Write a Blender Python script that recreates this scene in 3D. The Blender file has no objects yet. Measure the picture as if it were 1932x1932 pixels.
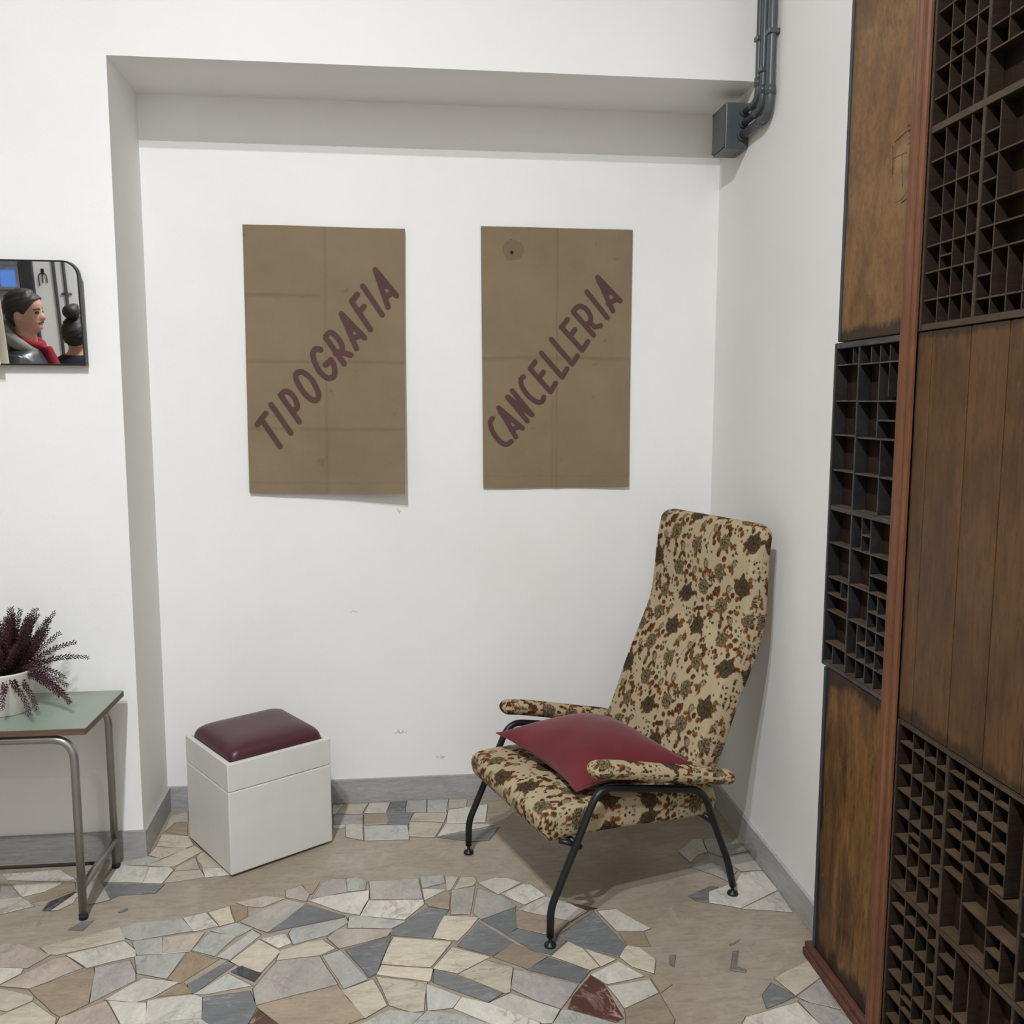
import bpy, bmesh, math, random
import numpy as np
from mathutils import Vector, Matrix
random.seed(7); rng = np.random.default_rng(11)
S = bpy.context.scene
COL = S.collection

# ------------------------------------------------------------------ camera
CAM_H, FPX = 1.6, 1722.63
PITCH, YAW, ROLL = 0.11831, 0.10799, 0.00169
cy_, sy_, cp_, sp_ = math.cos(YAW), math.sin(YAW), math.cos(PITCH), math.sin(PITCH)
_f = Vector((sy_*cp_, cy_*cp_, -sp_)); _r = Vector((cy_, -sy_, 0)); _u = _r.cross(_f)
_c, _s = math.cos(ROLL), math.sin(ROLL)
_r, _u = _c*_r + _s*_u, _c*_u - _s*_r
cam = bpy.data.objects.new('camera', bpy.data.cameras.new('camera'))
COL.objects.link(cam)
cam.data.sensor_width = 36; cam.data.lens = FPX/1932*36; cam.data.clip_start = 0.05
cam.matrix_world = Matrix(((_r.x, _u.x, -_f.x, 0), (_r.y, _u.y, -_f.y, 0), (_r.z, _u.z, -_f.z, CAM_H), (0, 0, 0, 1)))
S.camera = cam
# ------------------------------------------------------------------ world, lights, exposure
w = bpy.data.worlds.new('world'); S.world = w; w.use_nodes = True
w.node_tree.nodes['Background'].inputs[0].default_value = (0.75, 0.8, 0.9, 1)
w.node_tree.nodes['Background'].inputs[1].default_value = 0.15
S.view_settings.view_transform = 'Standard'; S.view_settings.look = 'None'
S.view_settings.gamma = 1; S.view_settings.use_curve_mapping = False
S.view_settings.exposure = 0.14
S.cycles.max_bounces = 10; S.cycles.diffuse_bounces = 7; S.cycles.glossy_bounces = 5
LAMP_Z = 4.15
LAMPS = [(-0.70, -0.10, 100), (-0.72, 0.36, 86), (-0.15, -2.5, 30), (-2.6, -1.2, 9), (-3.4, 1.2, 5)]  # last two are unseen lamps added to fill the room with light
def lamp_light(x, y, e):
    ld = bpy.data.lights.new('lamp_bulb_light', 'AREA'); ld.energy = e; ld.shape = 'DISK'; ld.size = 0.09
    ld.color = (0.94, 0.958, 1.0)
    o = bpy.data.objects.new('lamp_bulb_light', ld); COL.objects.link(o); o.location = (x, y, LAMP_Z)
for a in LAMPS: lamp_light(*a)

# ------------------------------------------------------------------ room numbers (metres)
XL, YF, YB, ZS, XR = -0.967, 3.2105, 3.582, 2.710, 1.201
XLb = -0.979
SK, HS = 0.0121, 0.0946
XW, YR, ZC = -4.4, -3.0, 4.6           # far left wall, rear wall, ceiling

def ray(px):
    return _f + _r*((px[0]-966)/FPX) - _u*((px[1]-966)/FPX)
def hit(px, ax, val):
    d = ray(px); o = Vector((0, 0, CAM_H)); t = (val-o[ax])/d[ax]
    return o + d*t

# ------------------------------------------------------------------ helpers
def lin(c):
    return tuple(((v/255)/12.92 if v/255 <= .04045 else ((v/255+.055)/1.055)**2.4) for v in c)
def tag(o, label=None, cat=None, group=None, kind=None):
    if label: o['label'] = label
    if cat: o['category'] = cat
    if group: o['group'] = group
    if kind: o['kind'] = kind
    return o
def thing(name, label, cat, loc=(0, 0, 0), rz=0, group=None):
    o = bpy.data.objects.new(name, None); COL.objects.link(o); o.empty_display_size = .1
    o.location = loc; o.rotation_euler = (0, 0, rz)
    return tag(o, label, cat, group)
def link(name, me, mat, parent=None, smooth=False):
    o = bpy.data.objects.new(name, me); COL.objects.link(o)
    if mat is not None:
        for m_ in (mat if isinstance(mat, (list, tuple)) else [mat]): me.materials.append(m_)
    if parent is not None: o.parent = parent
    if smooth:
        me.polygons.foreach_set('use_smooth', [True]*len(me.polygons))
    return o
def pyd(name, v, f, mat, parent=None, smooth=False):
    me = bpy.data.meshes.new(name); me.from_pydata([tuple(p) for p in v], [], f); me.update()
    return link(name, me, mat, parent, smooth)
def bmo(name, bm, mat, parent=None, smooth=False):
    me = bpy.data.meshes.new(name); bmesh.ops.recalc_face_normals(bm, faces=bm.faces); bm.to_mesh(me); bm.free()
    return link(name, me, mat, parent, smooth)
def bbox(bm, lo, hi, bev=0.0, seg=1):
    lo, hi = Vector(lo), Vector(hi)
    r = bmesh.ops.create_cube(bm, size=1, matrix=Matrix.Translation((lo+hi)/2) @ Matrix.Diagonal((*(hi-lo), 1)))
    if bev > 0:
        es = list({e for v in r['verts'] for e in v.link_edges})
        bmesh.ops.bevel(bm, geom=es, offset=bev, segments=seg, affect='EDGES', profile=.5)
def box(name, lo, hi, mat, parent=None, bev=0.0, seg=1):
    bm = bmesh.new(); bbox(bm, lo, hi, bev, seg); return bmo(name, bm, mat, parent)
def tube_geo(pts, rad, n=12, closed_ends=True):
    """verts, faces of a tube along pts (list of Vector); rad may be a list"""
    pts = [Vector(p) for p in pts]; V = []; F = []
    N = None; m = len(pts)
    for i, p in enumerate(pts):
        t = (pts[min(i+1, m-1)] - pts[max(i-1, 0)]).normalized()
        if N is None:
            N = t.orthogonal().normalized()
        else:
            N = (N - t*N.dot(t)).normalized()
        B = t.cross(N); r = rad[i] if isinstance(rad, (list, tuple)) else rad
        for k in range(n):
            a = 2*math.pi*k/n; V.append(p + (N*math.cos(a)+B*math.sin(a))*r)
    for i in range(m-1):
        for k in range(n):
            F.append((i*n+k, i*n+(k+1) % n, (i+1)*n+(k+1) % n, (i+1)*n+k))
    if closed_ends:
        F.append(tuple(range(n))[::-1]); F.append(tuple(range((m-1)*n, m*n)))
    return V, F
def tube(name, pts, rad, mat, parent=None, n=12):
    V, F = tube_geo(pts, rad, n); return pyd(name, V, F, mat, parent, True)
def lathe(name, prof, mat, parent=None, n=32, c=(0, 0, 0)):
    V, F = [], []
    for r, z in prof:
        for k in range(n):
            a = 2*math.pi*k/n; V.append((c[0]+r*math.cos(a), c[1]+r*math.sin(a), c[2]+z))
    for i in range(len(prof)-1):
        for k in range(n): F.append((i*n+k, i*n+(k+1) % n, (i+1)*n+(k+1) % n, (i+1)*n+k))
    F.append(tuple(range(n))[::-1]); F.append(tuple(range((len(prof)-1)*n, len(prof)*n)))
    return pyd(name, V, F, mat, parent, True)
def smooth_path(pts, per=8):
    pts = [Vector(p) for p in pts]; out = []
    for i in range(len(pts)-1):
        p0 = pts[max(i-1, 0)]; p1, p2 = pts[i], pts[i+1]; p3 = pts[min(i+2, len(pts)-1)]
        for k in range(per):
            t = k/per
            out.append(.5*((2*p1) + (p2-p0)*t + (2*p0-5*p1+4*p2-p3)*t*t + (3*p1-p0-3*p2+p3)*t**3))
    out.append(pts[-1]); return out
def fillet(pts, r, seg=6):
    pts = [Vector(p) for p in pts]; out = [pts[0]]
    for i in range(1, len(pts)-1):
        a, b, c = pts[i-1], pts[i], pts[i+1]; ri = r[i-1] if isinstance(r, (list, tuple)) else r
        d1 = (a-b).normalized(); d2 = (c-b).normalized()
        A, B = b+d1*ri, b+d2*ri
        for k in range(seg+1):
            t = k/seg; out.append((1-t)**2*A + 2*t*(1-t)*b + t*t*B)
    out.append(pts[-1]); return out

# ------------------------------------------------------------------ materials
class NT:
    def __init__(s, name):
        s.m = bpy.data.materials.new(name); s.m.use_nodes = True; s.t = s.m.node_tree
        s.b = s.t.nodes['Principled BSDF']
    def n(s, typ, **kw):
        nd = s.t.nodes.new('ShaderNode'+typ)
        for k, v in kw.items():
            if k.startswith('i_'): s.put(nd, k[2:], v)
            elif hasattr(nd, k): setattr(nd, k, v)
        return nd
    def put(s, nd, key, v):
        sock = nd.inputs[int(key)] if key.isdigit() else nd.inputs[key.replace('_', ' ')]
        if isinstance(v, bpy.types.NodeSocket): s.t.links.new(v, sock)
        elif isinstance(v, bpy.types.Node): s.t.links.new(v.outputs[0], sock)
        else: sock.default_value = v
    def coord(s, kind='Object', scale=(1, 1, 1), rand=False):
        tc = s.n('TexCoord'); out = tc.outputs[kind]
        if rand:
            oi = s.n('ObjectInfo'); mu = s.n('VectorMath', operation='SCALE'); s.put(mu, '0', (37.1, 19.7, 53.3)); s.put(mu, 'Scale', oi.outputs['Random'])
            ad = s.n('VectorMath', operation='ADD'); s.put(ad, '0', out); s.put(ad, '1', mu); out = ad.outputs[0]
        mp = s.n('Mapping'); s.put(mp, 'Vector', out); mp.inputs['Scale'].default_value = scale
        return mp.outputs[0]
    def noise(s, vec, scale, detail=4, rough=.55, dist=0):
        nd = s.n('TexNoise'); s.put(nd, 'Vector', vec); s.put(nd, 'Scale', scale); s.put(nd, 'Detail', detail)
        s.put(nd, 'Roughness', rough); s.put(nd, 'Distortion', dist); return nd.outputs['Fac']
    def ramp(s, fac, stops):
        nd = s.n('ValToRGB'); s.put(nd, 'Fac', fac); e = nd.color_ramp.elements
        while len(e) < len(stops): e.new(.5)
        for el, (p, c) in zip(e, stops):
            el.position = p; el.color = (*c, 1) if isinstance(c, tuple) else (c, c, c, 1)
        return nd.outputs[0]
    def mix(s, fac, a, b, mode='MIX'):
        nd = s.n('Mix'); nd.data_type = 'RGBA'; nd.blend_type = mode
        for k, v in ((0, fac), (6, a), (7, b)):
            if isinstance(v, bpy.types.NodeSocket): s.t.links.new(v, nd.inputs[k])
            elif k == 0: nd.inputs[0].default_value = v
            else: nd.inputs[k].default_value = (*v, 1) if len(v) == 3 else v
        return nd.outputs[2]
    def math(s, op, a, b=0.0, clamp=False):
        nd = s.n('Math', operation=op); nd.use_clamp = clamp; s.put(nd, '0', a); s.put(nd, '1', b); return nd.outputs[0]
    def sep(s, vec):
        nd = s.n('SeparateXYZ'); s.put(nd, '0', vec); return nd.outputs
    def bump(s, h, st=.2, d=.01):
        nd = s.n('Bump'); s.put(nd, 'Height', h); s.put(nd, 'Strength', st); s.put(nd, 'Distance', d); s.put(s.b, 'Normal', nd.outputs[0])
    def fin(s, col=None, rough=.5, metal=0, spec=.5):
        if col is not None:
            if isinstance(col, tuple): s.b.inputs['Base Color'].default_value = (*col, 1)
            else: s.put(s.b, 'Base Color', col)
        if isinstance(rough, bpy.types.NodeSocket): s.put(s.b, 'Roughness', rough)
        else: s.b.inputs['Roughness'].default_value = rough
        s.b.inputs['Metallic'].default_value = metal; s.b.inputs['Specular IOR Level'].default_value = spec
        return s.m

def m_plain(name, rgb, rough=.5, metal=0, spec=.5, var=.12, bump=0, bscale=200):
    t = NT(name); v = t.coord(); n = t.noise(v, 14, 3)
    c = lin(rgb); a = tuple(x*(1-var) for x in c); b = tuple(min(1, x*(1+var)) for x in c)
    col = t.ramp(n, [(.3, a), (.7, b)])
    if bump: t.bump(t.noise(v, bscale, 2), bump, .002)
    return t.fin(col, rough, metal, spec)
def m_wall():
    t = NT('white_plaster'); v = t.coord()
    n = t.noise(v, 1.3, 5, .6); col = t.ramp(n, [(.3, lin((226, 225, 222))), (.7, lin((232, 232, 229)))])
    # small chipped scuffs low on the niche wall, each with a shape of its own
    geo = t.n('NewGeometry'); x, y, z = t.sep(geo.outputs['Position'])
    fine = t.noise(geo.outputs['Position'], 95, 3, .7)
    acc = None
    for (sx, sz, rx, rz_) in ((-.235, .78, .03, .012), (-.06, .285, .035, .012), (.1, .07+.1, .03, .012), (-.06, 1.18, .012, .02)):
        dx = t.math('DIVIDE', t.math('SUBTRACT', x, sx), rx); dz = t.math('DIVIDE', t.math('SUBTRACT', z, sz), rz_)
        d = t.math('ADD', t.math('MULTIPLY', dx, dx), t.math('MULTIPLY', dz, dz))
        m = t.math('LESS_THAN', t.math('ADD', d, t.math('MULTIPLY', fine, 4.5)), 2.35)
        acc = m if acc is None else t.math('MAXIMUM', acc, m)
    col = t.mix(t.math('MULTIPLY', acc, .55), col, lin((150, 140, 125)))
    h = t.math('ADD', t.noise(v, 5, 4), t.math('MULTIPLY', t.noise(v, 130, 3, .6), .25))
    t.bump(h, .12, .01)
    return t.fin(col, .62, 0, .3)
def m_stone(name, rgb, vein=(120, 105, 85), vamt=.35, streak=(1, 1, 1), rough=.38):
    t = NT(name); v = t.coord('Object', streak, rand=True)
    n1 = t.noise(v, 9, 6, .6, .6); n2 = t.noise(v, 26, 5, .65, 1.2)
    oi = t.n('ObjectInfo')
    c = lin(rgb)
    base = t.ramp(n1, [(.28, tuple(x*.78 for x in c)), (.5, c), (.75, tuple(min(1, x*1.14) for x in c))])
    vn = t.math('ABSOLUTE', t.math('SUBTRACT', t.noise(v, 8, 6, .6, .9), .5))
    vm = t.math('MULTIPLY', t.math('MULTIPLY', t.ramp(vn, [(0, 1.0), (.012, .5), (.035, 0.0)]), t.ramp(t.noise(v, 4, 2), [(.42, 0.0), (.62, 1.0)])), vamt)
    col = t.mix(vm, base, lin(vein))
    spk = t.ramp(n2, [(.35, 1.0), (.6, 0.0)])
    col = t.mix(t.math('MULTIPLY', spk, .28), col, tuple(x*.55 for x in c))
    br = t.ramp(t.noise(v, 7, 6, .7, .6), [(.5, 0.0), (.75, 1.0)])
    col = t.mix(t.math('MULTIPLY', br, .35), col, tuple(min(1, x*1.3) for x in c))
    dirt = t.ramp(t.noise(v, 60, 5, .75), [(.42, 1.0), (.62, 0.0)])
    col = t.mix(t.math('MULTIPLY', dirt, .22), col, tuple(x*.5 for x in c))
    val = t.n('HueSaturation'); t.put(val, 'Color', col); t.put(val, 'Value', t.math('ADD', .82, t.math('MULTIPLY', oi.outputs['Random'], .24))); t.put(val, 'Saturation', .82)
    t.bump(t.noise(v, 40, 4), .12, .003)
    return t.fin(val.outputs[0], rough, 0, .4)
def m_cement():
    t = NT('cement_screed'); v = t.coord()
    n = t.noise(v, 2.2, 6, .62, .5); n2 = t.noise(t.coord('Object', (1, 4, 1)), 14, 5, .7, .8)
    col = t.ramp(n, [(.3, lin((138, 126, 109))), (.5, lin((152, 141, 124))), (.72, lin((166, 157, 143)))])
    col = t.mix(t.math('MULTIPLY', t.ramp(n2, [(.36, 1.0), (.54, 0.0)]), .4), col, lin((112, 103, 90)))
    n3 = t.noise(v, 7, 5, .7, 1.2); col = t.mix(t.math('MULTIPLY', t.ramp(n3, [(.56, 0.0), (.7, 1.0)]), .35), col, lin((178, 170, 156)))
    n4 = t.noise(t.coord('Object', (14, 3, 1)), 3, 3, .6, 1.5); col = t.mix(t.math('MULTIPLY', t.ramp(n4, [(.67, 0.0), (.72, 1.0)]), .35), col, lin((104, 96, 84)))
    t.bump(t.noise(v, 60, 5, .7), .2, .004)
    return t.fin(col, .5, 0, .35)
def m_wood(name, a, b, dark=(22, 15, 10), grain=(30, 3, 1), stain=.5, rough=.45, seed=0, smear=(3, 3, 3), spec=.2, grime=(), gcol=(26, 21, 17)):
    """grain runs along the axis with the small scale"""
    t = NT(name); v = t.coord('Object', grain, rand=True); u = t.coord('Object', smear, rand=True)
    n = t.noise(v, 3.0, 6, .65, .8); m = t.noise(u, 1.0, 5, .6, .5)
    col = t.ramp(n, [(.28, lin(a)), (.7, lin(b))])
    col = t.mix(t.math('MULTIPLY', t.ramp(m, [(.45, 0.0), (.68, 1.0)]), stain), col, lin(dark))
    blot = t.ramp(t.noise(t.coord('Object', tuple(x*4 for x in smear), rand=True), 2.2, 6, .72, .4), [(.52, 0.0), (.64, 1.0)])
    col = t.mix(t.math('MULTIPLY', blot, stain*.55), col, lin(dark))
    scr = t.ramp(t.noise(t.coord('Object', (6, 60, 9), rand=True), 1.6, 3, .6, 1.5), [(.64, 0.0), (.70, 1.0)])
    col = t.mix(t.math('MULTIPLY', scr, stain*.5), col, tuple(min(1, x*1.5) for x in lin(b)))
    lines = t.ramp(t.noise(v, 9, 4, .7, .3), [(.30, 1.0), (.42, 0.0)])
    col = t.mix(t.math('MULTIPLY', lines, .45), col, lin(dark))
    if grime:
        geo = t.n('NewGeometry'); _, py, pz = t.sep(geo.outputs['Position']); gn = t.noise(t.coord('Object', (1, 34, 7)), 1.0, 6, .7, .3); g2 = t.noise(t.coord('Object', (1, 9, 4)), 1.0, 4, .6)
        for ax, pos, hgt, am in grime:
            d = t.math('DIVIDE', t.math('ABSOLUTE', t.math('SUBTRACT', pz if ax == 'z' else py, pos)), hgt)
            k = t.math('ADD', t.math('ADD', t.math('MULTIPLY', gn, 1.1), t.math('MULTIPLY', g2, .9)), t.math('MULTIPLY', d, -.85))
            col = t.mix(t.math('MULTIPLY', t.ramp(k, [(.40, 0.0), (.66, 1.0)]), am), col, lin(gcol))
    t.bump(t.noise(v, 6, 5), .25, .004)
    return t.fin(col, rough, 0, spec)

M = {}
M['wall'] = m_wall()
M['ceiling'] = m_plain('ceiling_paint', (150, 146, 138), .7, var=.02)
M['far_wall'] = m_plain('tan_far_wall_paint', (150, 138, 122), .7, var=.03)
M['skirt'] = m_stone('grey_skirting_marble', (168, 168, 166), (206, 206, 204), .6, (1.2, 6, 9), .35)
M['skirt_r'] = m_stone('grey_skirting_marble_side', (168, 168, 165), (206, 206, 203), .6, (6, 1.2, 9), .35)
M['cement'] = m_cement()
M['grout'] = m_plain('dark_joint_dirt', (84, 74, 62), .8, var=.3)
STONE = {'w': ((204, 198, 183), (122, 104, 80), .75), 'c': ((198, 186, 160), (130, 100, 64), .7), 'g': ((176, 169, 156), (114, 106, 96), .5),
         'l': ((180, 179, 170), (116, 122, 120), .7), 'd': ((112, 114, 115), (176, 178, 178), .7), 'k': ((56, 58, 62), (150, 150, 150), .5),
         'p': ((186, 171, 152), (116, 95, 76), .55), 'b': ((158, 138, 111), (106, 84, 58), .45), 'o': ((150, 128, 93), (104, 80, 48), .45),
         's': ((122, 115, 107), (100, 96, 92), .3), 'r': ((84, 48, 34), (196, 160, 142), .8), 'v': ((168, 161, 155), (112, 104, 102), .5)}
for k, (c_, ve, am) in STONE.items(): M['st_'+k] = m_stone('marble_'+k, c_, ve, am, (1, 3.2, 1) if k in 'cbd' else (1.6, 1, 1))

# ------------------------------------------------------------------ room shell
def struct(o): o['kind'] = 'structure'; return o
def block(name, pts8, mat):
    f = [(0, 3, 2, 1), (4, 5, 6, 7), (0, 1, 5, 4), (1, 2, 6, 5), (2, 3, 7, 6), (3, 0, 4, 7)]
    return struct(pyd(name, pts8, f, mat))
floor = struct(box('floor', (XW-.1, YR-.1, -.12), (XR+.1, YB+.1, -.0022), M['cement']))
struct(box('ceiling', (XW-.1, YR-.1, ZC), (XR+.1, YB+.1, ZC+.1), M['ceiling']))
struct(box('wall_back', (XLb-.05, YB, -.1), (XR+.1, YB+.1, ZC), M['wall']))
struct(box('wall_right', (XR, YR-.1, -.1), (XR+.1, YB, ZC), M['wall']))
struct(box('wall_far_left', (XW-.1, YR-.1, -.1), (XW, YB, ZC), M['far_wall']))
struct(box('wall_rear', (XW, YR-.1, -.1), (XR, YR, ZC), M['wall']))
block('wall_left', [(XW, YF, -.1), (XL, YF, -.1), (XLb, YB, -.1), (XW, YB, -.1), (XW, YF, ZC), (XL, YF, ZC), (XLb, YB, ZC), (XW, YB, ZC)], M['wall'])
block('wall_header', [(XL, YF, ZS), (XR, YF, ZS), (XR, YB, ZS), (XLb, YB, ZS), (XL, YF, ZC), (XR, YF, ZC), (XR, YB, ZC), (XLb, YB, ZC)], M['wall'])
def skirting(name, a, b, nrm, mat, joints=()):
    a, b, n = Vector((*a, 0)), Vector((*b, 0)), Vector((*nrm, 0)).normalized()
    bm = bmesh.new(); cuts = [0, *joints, 1]
    for i in range(len(cuts)-1):
        p, q = a.lerp(b, cuts[i]), a.lerp(b, cuts[i+1])
        e = (q-p).normalized()*.0006
        p, q = p+e, q-e
        vs = [p, q, q+n*SK, p+n*SK]
        lo = [bm.verts.new((v.x, v.y, -.002)) for v in vs]; hi = [bm.verts.new((v.x, v.y, HS)) for v in vs]
        bm.faces.new(lo[::-1]); bm.faces.new(hi)
        for k in range(4): bm.faces.new((lo[k], lo[(k+1) % 4], hi[(k+1) % 4], hi[k]))
    return struct(bmo(name, bm, mat))
skirting('baseboard_left', (XW, YF), (XL+SK, YF), (0, -1), M['skirt'], (.45, ))
skirting('baseboard_reveal', (XL, YF-.0), (XLb, YB), (1, .03), M['skirt_r'])
skirting('baseboard_back', (XLb+SK, YB), (XR-SK, YB), (0, -1), M['skirt'], (.26, .66))
skirting('baseboard_right', (XR, YB-SK), (XR, 2.40), (-1, 0), M['skirt_r'], (.55,))
skirting('baseboard_right_near', (XR, 1.25), (XR, YR), (-1, 0), M['skirt_r'], (.3, .6))

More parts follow.
